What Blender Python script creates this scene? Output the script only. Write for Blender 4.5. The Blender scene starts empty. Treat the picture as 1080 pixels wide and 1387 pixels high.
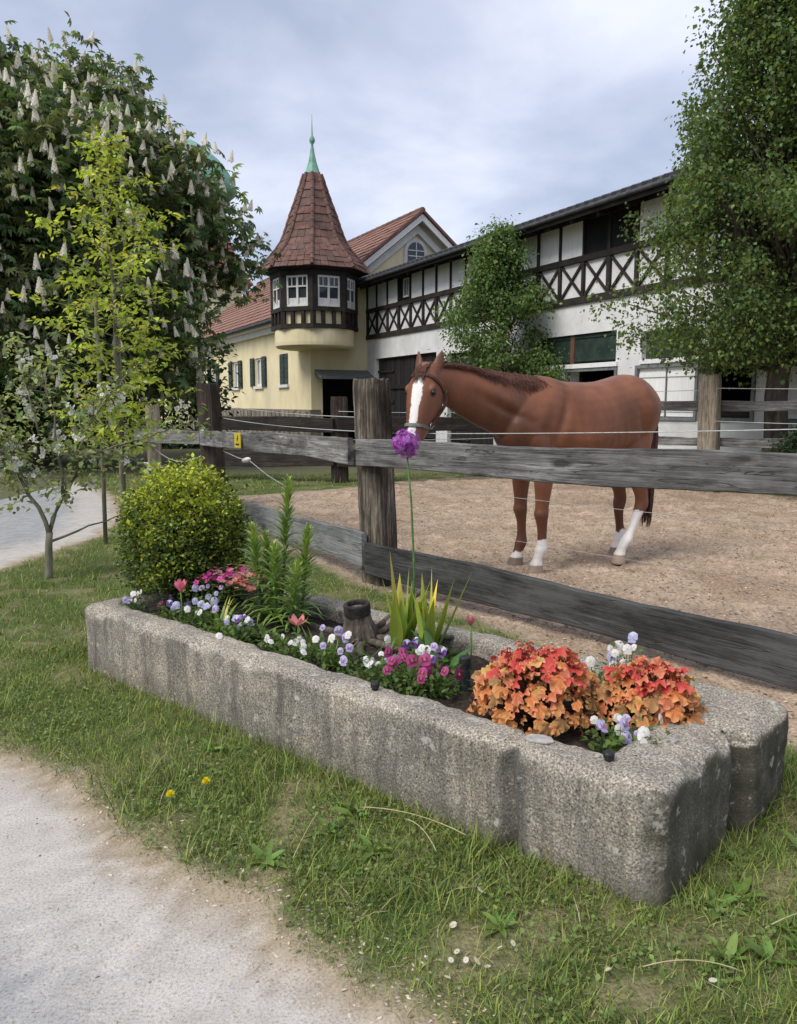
import bpy, bmesh, math, random
import numpy as np
from mathutils import Vector, Matrix
random.seed(7)
rng = np.random.default_rng(11)
SC = bpy.context.scene
COL = SC.collection
R_ = math.radians

# ---------------------------------------------------------------- camera
cam_d = bpy.data.cameras.new('camera')
cam = bpy.data.objects.new('camera', cam_d)
COL.objects.link(cam)
cam.location = (0, 0, 1.45)
cam.rotation_euler = (R_(90 - 7.8), 0, 0)
cam_d.sensor_fit = 'HORIZONTAL'
cam_d.sensor_width = 36
cam_d.lens = 36
cam_d.clip_start = 0.05
cam_d.clip_end = 2000
SC.camera = cam

# ---------------------------------------------------------------- sky
SUN_AZ, SUN_EL = 232.0, 50.0          # compass azimuth from +Y, clockwise
w = bpy.data.worlds.new('World')
SC.world = w
w.use_nodes = True
nt = w.node_tree
nt.nodes.clear()
N = nt.nodes.new
L = nt.links.new
wo = N('ShaderNodeOutputWorld'); bg = N('ShaderNodeBackground')
sky = N('ShaderNodeTexSky'); sky.sky_type = 'NISHITA'; sky.sun_disc = False
sky.sun_elevation = R_(SUN_EL); sky.sun_rotation = R_(SUN_AZ)
tc = N('ShaderNodeTexCoord')
sep = N('ShaderNodeSeparateXYZ'); L(tc.outputs['Generated'], sep.inputs[0])
den = N('ShaderNodeMath'); den.operation = 'ADD'; den.inputs[1].default_value = 0.32
ab = N('ShaderNodeMath'); ab.operation = 'ABSOLUTE'; L(sep.outputs[2], ab.inputs[0]); L(ab.outputs[0], den.inputs[0])
dx = N('ShaderNodeMath'); dx.operation = 'DIVIDE'; L(sep.outputs[0], dx.inputs[0]); L(den.outputs[0], dx.inputs[1])
dy = N('ShaderNodeMath'); dy.operation = 'DIVIDE'; L(sep.outputs[1], dy.inputs[0]); L(den.outputs[0], dy.inputs[1])
cmb = N('ShaderNodeCombineXYZ'); L(dx.outputs[0], cmb.inputs[0]); L(dy.outputs[0], cmb.inputs[1])
mp = N('ShaderNodeMapping'); mp.inputs['Location'].default_value = (18.988, 10.884, 0); L(cmb.outputs[0], mp.inputs[0])
n1 = N('ShaderNodeTexNoise'); n1.inputs['Scale'].default_value = 1.7; n1.inputs['Detail'].default_value = 9; n1.inputs['Roughness'].default_value = 0.5
n1.inputs['Distortion'].default_value = 0.25
L(mp.outputs[0], n1.inputs['Vector'])
cr = N('ShaderNodeValToRGB')
e = cr.color_ramp.elements
e[0].position = 0.38; e[0].color = (0.142, 0.159, 0.204, 1)
e[1].position = 0.64; e[1].color = (0.295, 0.302, 0.338, 1)
m_ = cr.color_ramp.elements.new(0.5); m_.color = (0.200, 0.212, 0.258, 1)
L(n1.outputs['Fac'], cr.inputs[0])
sc_ = N('ShaderNodeMix'); sc_.data_type = 'RGBA'; sc_.blend_type = 'MULTIPLY'; sc_.inputs['Factor'].default_value = 1
L(cr.outputs[0], sc_.inputs['A']); sc_.inputs['B'].default_value = (9.2, 9.2, 9.2, 1)
mx = N('ShaderNodeMix'); mx.data_type = 'RGBA'; mx.inputs['Factor'].default_value = 0.9
L(sky.outputs[0], mx.inputs['A']); L(sc_.outputs['Result'], mx.inputs['B'])
L(mx.outputs['Result'], bg.inputs['Color']); bg.inputs['Strength'].default_value = 0.128
L(bg.outputs[0], wo.inputs[0])

# ---------------------------------------------------------------- sun behind thin cloud
sd = bpy.data.lights.new('sun', 'SUN'); sun = bpy.data.objects.new('sun', sd); COL.objects.link(sun)
sd.energy = 1.15; sd.angle = R_(32); sd.color = (1.0, 0.95, 0.87)
az = R_(SUN_AZ); el = R_(SUN_EL)
to_sun = Vector((math.sin(az) * math.cos(el), math.cos(az) * math.cos(el), math.sin(el)))
sun.rotation_euler = to_sun.to_track_quat('Z', 'Y').to_euler()
sun.location = (-6, -4, 12)

vs = SC.view_settings
vs.view_transform = 'Standard'; vs.look = 'None'; vs.gamma = 1; vs.use_curve_mapping = False
vs.exposure = 1.45
SC.cycles.use_denoising = True
SC.cycles.max_bounces = 8
SC.cycles.diffuse_bounces = 6
SC.cycles.transmission_bounces = 8
SC.cycles.transparent_max_bounces = 6

# ---------------------------------------------------------------- helpers
def s2l(r, g, b):
    f = lambda c: (c / 255 / 12.92) if c / 255 <= .04045 else ((c / 255 + .055) / 1.055) ** 2.4
    return (f(r), f(g), f(b))

def tag(o, label=None, cat=None, group=None, kind=None):
    if label: o['label'] = label
    if cat: o['category'] = cat
    if group: o['group'] = group
    if kind: o['kind'] = kind
    return o

def empty(name, loc=(0, 0, 0), rz=0, label=None, cat=None, group=None):
    o = bpy.data.objects.new(name, None)
    COL.objects.link(o)
    o.location = loc; o.rotation_euler = (0, 0, rz); o.empty_display_size = .1
    return tag(o, label, cat, group)

def link(name, me, parent=None, loc=None, rot=None):
    o = bpy.data.objects.new(name, me)
    COL.objects.link(o)
    if parent: o.parent = parent
    if loc is not None: o.location = loc
    if rot is not None: o.rotation_euler = rot
    return o

def np_mesh(name, V, F, mat=None, col=None, smooth=False):
    """V (n,3); F (m,k) with constant k, or list of such arrays"""
    me = bpy.data.meshes.new(name)
    V = np.asarray(V, dtype=np.float32)
    Fs = F if isinstance(F, (list, tuple)) else [F]
    Fs = [np.asarray(f, dtype=np.int32) for f in Fs if len(f)]
    me.vertices.add(len(V)); me.vertices.foreach_set('co', V.ravel())
    idx = np.concatenate([f.ravel() for f in Fs])
    me.loops.add(len(idx)); me.loops.foreach_set('vertex_index', idx)
    st = []; o = 0
    for f in Fs:
        st.append(np.arange(len(f), dtype=np.int32) * f.shape[1] + o); o += f.size
    st = np.concatenate(st)
    me.polygons.add(len(st)); me.polygons.foreach_set('loop_start', st)
    if smooth: me.polygons.foreach_set('use_smooth', np.ones(len(st), dtype=bool))
    me.update(calc_edges=True)
    if col is not None:
        a = me.color_attributes.new('Col', 'FLOAT_COLOR', 'POINT')
        c = np.ones((len(V), 4), dtype=np.float32); c[:, :3] = col
        a.data.foreach_set('color', c.ravel())
    if mat: me.materials.append(mat)
    return me

class MB:
    """collects shapes for one mesh"""
    def __init__(s): s.v = []; s.f = []
    def add(s, V, F):
        n = len(s.v); s.v += [tuple(p) for p in V]; s.f += [tuple(i + n for i in f) for f in F]; return s
    def box(s, x0, x1, y0, y1, z0, z1):
        V = [(x, y, z) for z in (z0, z1) for y in (y0, y1) for x in (x0, x1)]
        return s.add(V, [(0, 2, 3, 1), (4, 5, 7, 6), (0, 1, 5, 4), (2, 6, 7, 3), (0, 4, 6, 2), (1, 3, 7, 5)])
    def bar(s, p, q, wd, hh, up=(0, 0, 1)):
        p = Vector(p); q = Vector(q); a = (q - p).normalized(); u = Vector(up); b = a.cross(u)
        if b.length < 1e-4: b = a.cross(Vector((0, 1, 0)))
        b.normalize(); c = b.cross(a)
        V = []
        for e_ in (p, q):
            for sb, sc2 in ((-1, -1), (1, -1), (1, 1), (-1, 1)):
                V.append(e_ + b * sb * wd / 2 + c * sc2 * hh / 2)
        return s.add(V, [(0, 1, 2, 3), (7, 6, 5, 4), (0, 4, 5, 1), (1, 5, 6, 2), (2, 6, 7, 3), (3, 7, 4, 0)])
    def tube(s, pts, rad, n=8, cap=True):
        pts = [Vector(p) for p in pts]
        if not hasattr(rad, '__len__'): rad = [rad] * len(pts)
        V = []; F = []
        ref = Vector((0.31, 0.17, 0.93))
        for i, p in enumerate(pts):
            t = (pts[min(i + 1, len(pts) - 1)] - pts[max(i - 1, 0)])
            t = t.normalized() if t.length > 1e-9 else Vector((0, 0, 1))
            b = t.cross(ref)
            if b.length < .05: b = t.cross(Vector((1, 0, 0)))
            b.normalize(); c = b.cross(t)
            for k in range(n):
                a = 2 * math.pi * k / n
                V.append(p + (b * math.cos(a) + c * math.sin(a)) * rad[i])
        for i in range(len(pts) - 1):
            for k in range(n):
                k2 = (k + 1) % n
                F.append((i * n + k, i * n + k2, (i + 1) * n + k2, (i + 1) * n + k))
        if cap:
            F.append(tuple(range(n))[::-1]); F.append(tuple((len(pts) - 1) * n + k for k in range(n)))
        return s.add(V, F)
    def lathe(s, prof, n=16, c=(0, 0, 0), rot=0.0):
        V = []; F = []
        for r, z in prof:
            for k in range(n):
                a = 2 * math.pi * k / n + rot
                V.append((c[0] + r * math.cos(a), c[1] + r * math.sin(a), c[2] + z))
        for i in range(len(prof) - 1):
            for k in range(n):
                k2 = (k + 1) % n
                F.append((i * n + k, i * n + k2, (i + 1) * n + k2, (i + 1) * n + k))
        F.append(tuple(range(n))[::-1]); F.append(tuple((len(prof) - 1) * n + k for k in range(n)))
        return s.add(V, F)
    def prism(s, poly, axis, a, b):
        """polygon of 2D points extruded along an axis ('x','y','z') from a to b"""
        n = len(poly); V = []
        for t in (a, b):
            for u, v in poly:
                V.append({'x': (t, u, v), 'y': (u, t, v), 'z': (u, v, t)}[axis])
        F = [tuple(range(n)), tuple(range(2 * n - 1, n - 1, -1))]
        for i in range(n):
            j = (i + 1) % n; F.append((i, i + n, j + n, j))
        return s.add(V, F)
    def mesh(s, name, mat, smooth=False, bevel=0):
        me = bpy.data.meshes.new(name)
        me.from_pydata(s.v, [], s.f); me.update()
        bm = bmesh.new(); bm.from_mesh(me)
        if bevel: bmesh.ops.bevel(bm, geom=list(bm.edges), offset=bevel, segments=1, affect='EDGES', clamp_overlap=True)
        bmesh.ops.recalc_face_normals(bm, faces=bm.faces); bm.to_mesh(me); bm.free()
        if smooth:
            me.polygons.foreach_set('use_smooth', [True] * len(me.polygons))
        if mat: me.materials.append(mat)
        return me
    def build(s, name, mat, parent=None, loc=None, rot=None, smooth=False, bevel=0):
        return link(name, s.mesh(name, mat, smooth, bevel), parent, loc, rot)

def rotm(yaw, pitch, roll):
    """N rotation matrices Rz(yaw) @ Rx(pitch) @ Ry(roll)"""
    yaw, pitch, roll = np.broadcast_arrays(np.asarray(yaw, float), np.asarray(pitch, float), np.asarray(roll, float))
    cz, sz, cx, sx, cy, sy = np.cos(yaw), np.sin(yaw), np.cos(pitch), np.sin(pitch), np.cos(roll), np.sin(roll)
    n = len(yaw); Z = np.zeros((n, 3, 3)); X = np.zeros((n, 3, 3)); Y = np.zeros((n, 3, 3))
    Z[:, 0, 0] = cz; Z[:, 0, 1] = -sz; Z[:, 1, 0] = sz; Z[:, 1, 1] = cz; Z[:, 2, 2] = 1
    X[:, 0, 0] = 1; X[:, 1, 1] = cx; X[:, 1, 2] = -sx; X[:, 2, 1] = sx; X[:, 2, 2] = cx
    Y[:, 1, 1] = 1; Y[:, 0, 0] = cy; Y[:, 0, 2] = sy; Y[:, 2, 0] = -sy; Y[:, 2, 2] = cy
    return Z @ X @ Y

def scatter(tV, tF, P, Rm, S, C=None):
    tV = np.asarray(tV, float); tF = np.asarray(tF)
    P = np.asarray(P, float); n = len(P)
    S = np.asarray(S, float)
    if S.ndim == 1: S = S[:, None]
    V = np.einsum('nij,nkj->nki', Rm, tV[None] * S[:, None, :]) + P[:, None, :]
    F = tF[None] + (np.arange(n) * len(tV))[:, None, None]
    c = None if C is None else np.repeat(np.asarray(C), len(tV), axis=0)
    return V.reshape(-1, 3), F.reshape(-1, tF.shape[1]), c

def merge(parts):
    V = []; F = []; C = []; o = 0
    for v, f, c in parts:
        V.append(v); F.append(f + o); C.append(c); o += len(v)
    return np.concatenate(V), np.concatenate(F), np.concatenate(C)

def vary(base, n, dv=.15, dh=.06):
    """n colours around a base colour"""
    b = np.asarray(base, float)[None]
    k = 1 + rng.normal(0, dv, (n, 1))
    return np.clip(b * np.clip(k, .45, 1.7) * (1 + rng.normal(0, dh, (n, 3))), 0.002, 1)

_hash = np.random.default_rng(5).random(65536)
def vnoise(x, y, seed=0):
    xi = np.floor(x).astype(int); yi = np.floor(y).astype(int); fx = x - xi; fy = y - yi
    fx = fx * fx * (3 - 2 * fx); fy = fy * fy * (3 - 2 * fy)
    h = lambda a, b: _hash[(a * 7919 + b * 104729 + seed * 1299709) & 65535]
    return (h(xi, yi) * (1 - fx) + h(xi + 1, yi) * fx) * (1 - fy) + (h(xi, yi + 1) * (1 - fx) + h(xi + 1, yi + 1) * fx) * fy
def fbm(x, y, sc=1., oct=4, seed=0):
    t = 0; a = .5; n = 0
    for i in range(oct):
        t = t + a * vnoise(x * sc, y * sc, seed + i * 17); n += a; a *= .5; sc *= 2.03
    return t / n

# leaf templates (length along +y, triangles)
LEAF = (np.array([(0, 0, 0), (.28, .38, .07), (.2, .75, .02), (0, 1, -.1), (-.2, .75, .02), (-.28, .38, .07), (0, .5, 0)]),
        np.array([(0, 1, 6), (1, 2, 6), (2, 3, 6), (3, 4, 6), (4, 5, 6), (5, 0, 6)]))
LEAF2 = (np.array([(0, 0, 0), (.3, .45, .08), (0, 1, -.08), (-.3, .45, .08)]), np.array([(0, 1, 2), (0, 2, 3)]))

# ---------------------------------------------------------------- materials
def newmat(name):
    m = bpy.data.materials.new(name); m.use_nodes = True
    nt = m.node_tree; nt.nodes.clear()
    o = nt.nodes.new('ShaderNodeOutputMaterial'); p = nt.nodes.new('ShaderNodeBsdfPrincipled')
    nt.links.new(p.outputs[0], o.inputs[0])
    return m, nt, p, o

def mat(name, stops, scale=5., detail=6, stretch=(1, 1, 1), rough=.8, bump=.0, bscale=None, attr=False,
        big=None, spec=.3, metal=0., rnd=.0, dist=0.0, coord='Object'):
    """procedural material: noise -> colour ramp; big=(colour, scale, lo, hi) large second layer; attr multiplies by 'Col'"""
    m, nt, p, o = newmat(name)
    N = nt.nodes.new; L = nt.links.new
    p.inputs['Roughness'].default_value = rough
    p.inputs['Specular IOR Level'].default_value = spec
    p.inputs['Metallic'].default_value = metal
    tc = N('ShaderNodeTexCoord'); mp = N('ShaderNodeMapping'); mp.inputs['Scale'].default_value = stretch
    L(tc.outputs[coord], mp.inputs[0])
    vec = mp.outputs[0]
    if rnd:
        oi = N('ShaderNodeObjectInfo'); va = N('ShaderNodeVectorMath'); va.operation = 'MULTIPLY_ADD'
        L(oi.outputs['Random'], va.inputs[0]); va.inputs[1].default_value = (37, 53, 71); L(vec, va.inputs[2]); vec = va.outputs[0]
    nz = N('ShaderNodeTexNoise'); nz.inputs['Scale'].default_value = scale; nz.inputs['Detail'].default_value = detail
    nz.inputs['Roughness'].default_value = .6; nz.inputs['Distortion'].default_value = dist
    L(vec, nz.inputs['Vector'])
    cr = N('ShaderNodeValToRGB'); el = cr.color_ramp.elements
    while len(el) < len(stops): el.new(.5)
    for q, (ps, c) in zip(el, stops): q.position = ps; q.color = (*c, 1)
    L(nz.outputs['Fac'], cr.inputs[0])
    out = cr.outputs[0]
    if big:
        bc, bs, lo, hi = big
        n2 = N('ShaderNodeTexNoise'); n2.inputs['Scale'].default_value = bs; n2.inputs['Detail'].default_value = 5; L(vec, n2.inputs['Vector'])
        mr = N('ShaderNodeMapRange'); mr.inputs['From Min'].default_value = lo; mr.inputs['From Max'].default_value = hi; L(n2.outputs['Fac'], mr.inputs[0])
        mi = N('ShaderNodeMix'); mi.data_type = 'RGBA'; L(mr.outputs[0], mi.inputs['Factor']); L(out, mi.inputs['A']); mi.inputs['B'].default_value = (*bc, 1)
        out = mi.outputs['Result']
    if attr:
        at = N('ShaderNodeAttribute'); at.attribute_name = 'Col'
        mu = N('ShaderNodeMix'); mu.data_type = 'RGBA'; mu.blend_type = 'MULTIPLY'; mu.inputs['Factor'].default_value = 1
        L(out, mu.inputs['A']); L(at.outputs['Color'], mu.inputs['B']); out = mu.outputs['Result']
    if rnd:
        hs = N('ShaderNodeHueSaturation'); mr2 = N('ShaderNodeMapRange'); L(oi.outputs['Random'], mr2.inputs[0])
        mr2.inputs['To Min'].default_value = 1 - rnd; mr2.inputs['To Max'].default_value = 1 + rnd
        L(mr2.outputs[0], hs.inputs['Value']); L(out, hs.inputs['Color']); out = hs.outputs[0]
    L(out, p.inputs['Base Color'])
    if bump:
        nb = N('ShaderNodeTexNoise'); nb.inputs['Scale'].default_value = bscale or scale; nb.inputs['Detail'].default_value = 8; L(vec, nb.inputs['Vector'])
        bp = N('ShaderNodeBump'); bp.inputs['Strength'].default_value = min(1, bump); bp.inputs['Distance'].default_value = .02 * max(1, bump)
        L(nb.outputs['Fac'], bp.inputs['Height']); L(bp.outputs[0], p.inputs['Normal'])
    return m

def leafmat(name, trans=.35, rough=.5, spec=.3, tint=(1.15, 1.1, .55)):
    """leaf colour from the 'Col' attribute, part of the light passes through"""
    m, nt, p, o = newmat(name)
    N = nt.nodes.new; L = nt.links.new
    at = N('ShaderNodeAttribute'); at.attribute_name = 'Col'
    nz = N('ShaderNodeTexNoise'); nz.inputs['Scale'].default_value = 9; tcn = N('ShaderNodeTexCoord'); L(tcn.outputs['Object'], nz.inputs['Vector'])
    mr = N('ShaderNodeMapRange'); mr.inputs['To Min'].default_value = .8; mr.inputs['To Max'].default_value = 1.2; L(nz.outputs['Fac'], mr.inputs[0])
    hs = N('ShaderNodeHueSaturation'); L(at.outputs['Color'], hs.inputs['Color']); L(mr.outputs[0], hs.inputs['Value'])
    p.inputs['Roughness'].default_value = rough; p.inputs['Specular IOR Level'].default_value = spec
    L(hs.outputs[0], p.inputs['Base Color'])
    tr = N('ShaderNodeBsdfTranslucent'); mu = N('ShaderNodeMix'); mu.data_type = 'RGBA'; mu.blend_type = 'MULTIPLY'; mu.inputs['Factor'].default_value = 1
    L(hs.outputs[0], mu.inputs['A']); mu.inputs['B'].default_value = (*tint, 1); L(mu.outputs['Result'], tr.inputs[0])
    ms = N('ShaderNodeMixShader'); ms.inputs[0].default_value = trans; L(p.outputs[0], ms.inputs[1]); L(tr.outputs[0], ms.inputs[2])
    L(ms.outputs[0], o.inputs[0])
    return m

M = {}
M['leaf'] = leafmat('leaf', .48, .5, .3, (1.35, 1.25, .7))
M['leaf_gloss'] = leafmat('leaf_gloss', .2, .38, .45)
M['grass'] = leafmat('grass_blade', .3, .55, .25)
M['petal'] = leafmat('petal', .3, .6, .2, (1, 1, 1))
M['bark'] = mat('bark', [(.3, (.035, .028, .022)), (.7, (.16, .135, .11))], 14, 8, (1, 1, .25), .9, .8, 22)
M['bark_green'] = mat('bark_green', [(.3, (.10, .10, .065)), (.7, (.27, .25, .19))], 20, 8, (1, 1, .3), .85, .5, 30)
M['stem'] = mat('stem', [(.3, (.05, .11, .03)), (.7, (.12, .22, .06))], 20, 3, rough=.6)
def wood(name, stops, axis='x', rough=.88, stain=None, rnd=.12, fine=1.0, knots=True):
    """weathered wood: long grain, fine fibres, drying cracks, scattered knots, stains"""
    m, nt, p, o = newmat(name); N = nt.nodes.new; L = nt.links.new
    tc = N('ShaderNodeTexCoord'); oi = N('ShaderNodeObjectInfo')
    off = N('ShaderNodeVectorMath'); off.operation = 'MULTIPLY_ADD'; L(oi.outputs['Random'], off.inputs[0]); off.inputs[1].default_value = (17, 23, 31); L(tc.outputs['Object'], off.inputs[2])
    def nz(al, ac, det, rgh=.7, dist=0.):
        mp = N('ShaderNodeMapping'); mp.inputs['Scale'].default_value = (al, ac, ac) if axis == 'x' else (ac, ac, al); L(off.outputs[0], mp.inputs[0])
        n = N('ShaderNodeTexNoise'); n.inputs['Scale'].default_value = 1; n.inputs['Detail'].default_value = det; n.inputs['Roughness'].default_value = rgh; n.inputs['Distortion'].default_value = dist
        L(mp.outputs[0], n.inputs['Vector']); return n.outputs['Fac'], mp
    def mth(op, a_, b_):
        q = N('ShaderNodeMath'); q.operation = op
        for i, v in enumerate((a_, b_)):
            if isinstance(v, (int, float)): q.inputs[i].default_value = v
            else: L(v, q.inputs[i])
        return q.outputs[0]
    def rng_(v, a_, b_, c_, d_):
        q = N('ShaderNodeMapRange'); L(v, q.inputs[0]); q.inputs[1].default_value = a_; q.inputs[2].default_value = b_; q.inputs[3].default_value = c_; q.inputs[4].default_value = d_; return q.outputs[0]
    g1, _ = nz(1.1, 30 * fine, 8, .72, .8); g2, _ = nz(5, 130 * fine, 5, .7); g3, _ = nz(2.6, 4.5, 6, .65)
    tone = mth('ADD', mth('ADD', mth('MULTIPLY', g1, .5), mth('MULTIPLY', g2, .22)), mth('MULTIPLY', g3, .30))
    cr = N('ShaderNodeValToRGB'); el = cr.color_ramp.elements
    while len(el) < len(stops): el.new(.5)
    for q, (ps, c) in zip(el, stops): q.position = ps; q.color = (*c, 1)
    L(tone, cr.inputs[0]); out = cr.outputs[0]
    ck, _ = nz(1.0, 20 * fine, 3, .5, 1.2); dark = rng_(mth('ABSOLUTE', mth('SUBTRACT', ck, .5), 0), .0, .018, .72, 0.)
    if knots:
        mpk = N('ShaderNodeMapping'); mpk.inputs['Scale'].default_value = (1.5, 4, 4) if axis == 'x' else (4, 4, 1.5); L(off.outputs[0], mpk.inputs[0])
        vo = N('ShaderNodeTexVoronoi'); vo.inputs['Scale'].default_value = 1.3; L(mpk.outputs[0], vo.inputs['Vector'])
        nk, _ = nz(9, 24, 4); kd = mth('ADD', vo.outputs['Distance'], mth('MULTIPLY', mth('SUBTRACT', nk, .5), .16))
        dark = mth('MAXIMUM', dark, rng_(kd, .10, .20, .85, 0.))
    mi = N('ShaderNodeMix'); mi.data_type = 'RGBA'; L(dark, mi.inputs['Factor']); L(out, mi.inputs['A']); mi.inputs['B'].default_value = (.022, .02, .018, 1); out = mi.outputs['Result']
    if stain:
        sf, _ = nz(.9, 3.0, 7, .7); m2 = N('ShaderNodeMix'); m2.data_type = 'RGBA'; L(rng_(sf, .50, .64, 0, .75), m2.inputs['Factor']); L(out, m2.inputs['A']); m2.inputs['B'].default_value = (*stain, 1); out = m2.outputs['Result']
    hs = N('ShaderNodeHueSaturation'); L(rng_(oi.outputs['Random'], 0, 1, 1 - rnd, 1 + rnd), hs.inputs['Value']); L(out, hs.inputs['Color'])
    L(hs.outputs[0], p.inputs['Base Color']); p.inputs['Roughness'].default_value = rough; p.inputs['Specular IOR Level'].default_value = .2
    bp = N('ShaderNodeBump'); bp.inputs['Strength'].default_value = .8; bp.inputs['Distance'].default_value = .006
    L(mth('SUBTRACT', mth('ADD', mth('MULTIPLY', g1, .6), mth('MULTIPLY', g2, .5)), dark), bp.inputs['Height']); L(bp.outputs[0], p.inputs['Normal'])
    return m
M['old_wood'] = wood('old_wood', [(.39, (.045, .043, .040)), (.47, (.125, .122, .116)), (.55, (.235, .23, .22)), (.65, (.42, .415, .40))], 'x', stain=(.055, .053, .05))
M['dark_board'] = wood('dark_board', [(.40, (.018, .018, .018)), (.50, (.048, .048, .048)), (.60, (.10, .10, .099)), (.70, (.20, .2, .195))], 'x', .75, stain=(.115, .115, .112), rnd=.1)
M['pale_board'] = wood('pale_board', [(.40, (.10, .103, .102)), (.50, (.19, .194, .193)), (.62, (.31, .312, .305))], 'x', stain=(.12, .125, .12))
M['sleeper'] = wood('sleeper', [(.38, (.018, .014, .011)), (.49, (.07, .057, .044)), (.57, (.20, .17, .135)), (.65, (.46, .42, .345))], 'z', stain=(.032, .026, .020), knots=False)
M['sleeper_pale'] = wood('sleeper_pale', [(.38, (.05, .042, .032)), (.48, (.21, .18, .135)), (.58, (.36, .31, .235)), (.68, (.50, .44, .34))], 'z', knots=False)
M['dark_log'] = wood('dark_log', [(.38, (.010, .009, .008)), (.52, (.036, .030, .026)), (.66, (.10, .085, .072))], 'x')
M['dark_post'] = wood('dark_post', [(.38, (.012, .010, .009)), (.52, (.042, .031, .025)), (.66, (.13, .10, .08))], 'z', knots=False)
M['wire'] = mat('wire', [(.3, (.36, .36, .34)), (.7, (.55, .55, .53))], 30, 2, rough=.6)
M['plastic_white'] = mat('plastic_white', [(.3, (.7, .7, .68)), (.7, (.8, .8, .78))], 20, 2, rough=.4)
M['black'] = mat('black_metal', [(.3, (.012, .012, .012)), (.7, (.03, .03, .03))], 30, 4, rough=.5, bump=.2, bscale=60)
M['iron'] = mat('old_iron', [(.3, (.01, .009, .008)), (.7, (.045, .038, .032))], 25, 6, rough=.7, bump=.5, bscale=40)

# ================================================================ ground, path, paddock
PATH_EDGE = np.array([(1.6, -.3), (.9, .75), (.35, 1.36), (.035, 1.713), (-.172, 1.888), (-.449, 2.132), (-.81, 2.398), (-1.228, 2.843), (-1.666, 3.164),
                      (-2.1, 3.55), (-2.8, 4.2), (-3.35, 5.1), (-3.55, 6.0), (-3.5, 6.85), (-3.35, 7.8), (-3.3, 8.7), (-3.6, 10.2), (-4.5, 12.4), (-5.6, 14.2), (-7.5, 16)])
PATH_POLY = np.vstack([PATH_EDGE, [(-14, 16), (-14, -.3)]])
FA, FB, FC, FR = (-.132, 6.328), (-2.6, 11.3), (-3.95, 12.9), (3.4, 2.48)
PAD_EDGE = np.array([(6.5, 1.2), (3.1, 1.75), (2.2, 2.55), (1.69, 3.22), (1.2, 4.05), (.75, 4.85), (.2, 5.62), (-.28, 6.28), (-1.1, 7.75), (-2.1, 9.85), (-2.72, 11.3), (-3.2, 12.1),
                     (-2.3, 12.4), (-1.5, 13.0), (-.6, 13.7), (.3, 15.0), (1.4, 15.5), (2.3, 15.5), (4.0, 14.1), (5.2, 13.0), (6.6, 11.8), (8.6, 10.1)])
PAD_POLY = PAD_EDGE

def inpoly(x, y, poly):
    c = np.zeros(x.shape, bool); n = len(poly); j = n - 1
    for i in range(n):
        xi, yi = poly[i]; xj, yj = poly[j]
        t = ((yi > y) != (yj > y)) & (x < (xj - xi) * (y - yi) / (yj - yi + 1e-12) + xi)
        c ^= t; j = i
    return c
def pdist(x, y, line, closed=False):
    d = np.full(x.shape, 1e9); pts = list(line) + ([line[0]] if closed else [])
    for (ax, ay), (bx, by) in zip(pts[:-1], pts[1:]):
        vx, vy = bx - ax, by - ay; t = np.clip(((x - ax) * vx + (y - ay) * vy) / (vx * vx + vy * vy), 0, 1)
        d = np.minimum(d, np.hypot(x - ax - t * vx, y - ay - t * vy))
    return d
def zones(x, y):
    """signed distances: >0 inside path / paddock"""
    wob = (fbm(x, y, 2.2, 4, 3) - .5) * .15 + (fbm(x, y, 11, 3, 9) - .5) * .09
    dp = pdist(x, y, PATH_EDGE) * np.where(inpoly(x, y, PATH_POLY), 1, -1) + wob
    ds = pdist(x, y, PAD_EDGE, True) * np.where(inpoly(x, y, PAD_POLY), 1, -1) + wob
    return dp, ds

G = .04
gx = np.arange(-6.0, 8.0 + G / 2, G); gy = np.arange(.4, 16.4 + G / 2, G)
XX, YY = np.meshgrid(gx, gy)
DP, DS = zones(XX, YY)
n1_ = fbm(XX, YY, 5, 5, 21); n2_ = fbm(XX, YY, 22, 3, 33); n3_ = fbm(XX, YY, 1.1, 4, 41)
hoof = np.clip((fbm(XX, YY, 3.3, 3, 77) - .5) * 2, -1, 1)
ZZ = np.where(DS > 0, np.clip(DS / .25, 0, 1) * (.075 * (n1_ - .5) + .045 * (n2_ - .5) + .05 * hoof * (n1_ - .3)),
              np.where(DP > 0, .006 * (n3_ - .5), .03 * (n1_ - .5) * np.clip(-DP / .2, 0, 1) + .012))
hp_r = np.random.default_rng(40)
for k in range(520):
    hx, hy = hp_r.uniform(-2.5, 6.5), 4 + 10.5 * hp_r.random()
    j0 = int((hx - gx[0]) / G); i0 = int((hy - gy[0]) / G)
    sl_ = (slice(max(i0 - 5, 0), i0 + 6), slice(max(j0 - 5, 0), j0 + 6))
    if DS[min(i0, DS.shape[0] - 1), min(j0, DS.shape[1] - 1)] < .25: continue
    rr_ = np.hypot(XX[sl_] - hx, YY[sl_] - hy); dp_ = hp_r.uniform(.012, .030)
    ZZ[sl_] += -dp_ * np.exp(-(rr_ / .062) ** 2) + .45 * dp_ * np.exp(-((rr_ - .105) / .035) ** 2)
def mixc(a, b, t): return a + (b - a) * np.clip(t, 0, 1)[..., None]
turf = mixc(np.array((.085, .115, .032)), np.array((.22, .195, .10)), (n1_ - .46) * 3.0)
dirt = mixc(np.array((.30, .235, .155)), np.array((.44, .36, .26)), (n2_ - .3) * 2)
dust = mixc(np.array((.43, .40, .365)), np.array((.54, .505, .465)), (n2_ - .25) * 2)
tar = mixc(np.array((.29, .292, .295)), np.array((.38, .38, .376)), (n2_ - .3) * 2.2)
sand = mixc(np.array((.33, .245, .172)), np.array((.50, .385, .285)), (n1_ - .22) * 1.7)
sand = mixc(sand, np.array((.29, .21, .145)), (n3_ - .55) * 3)
sand = mixc(sand, np.array((.27, .185, .12)), (n2_ - .58) * 4)
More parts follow.
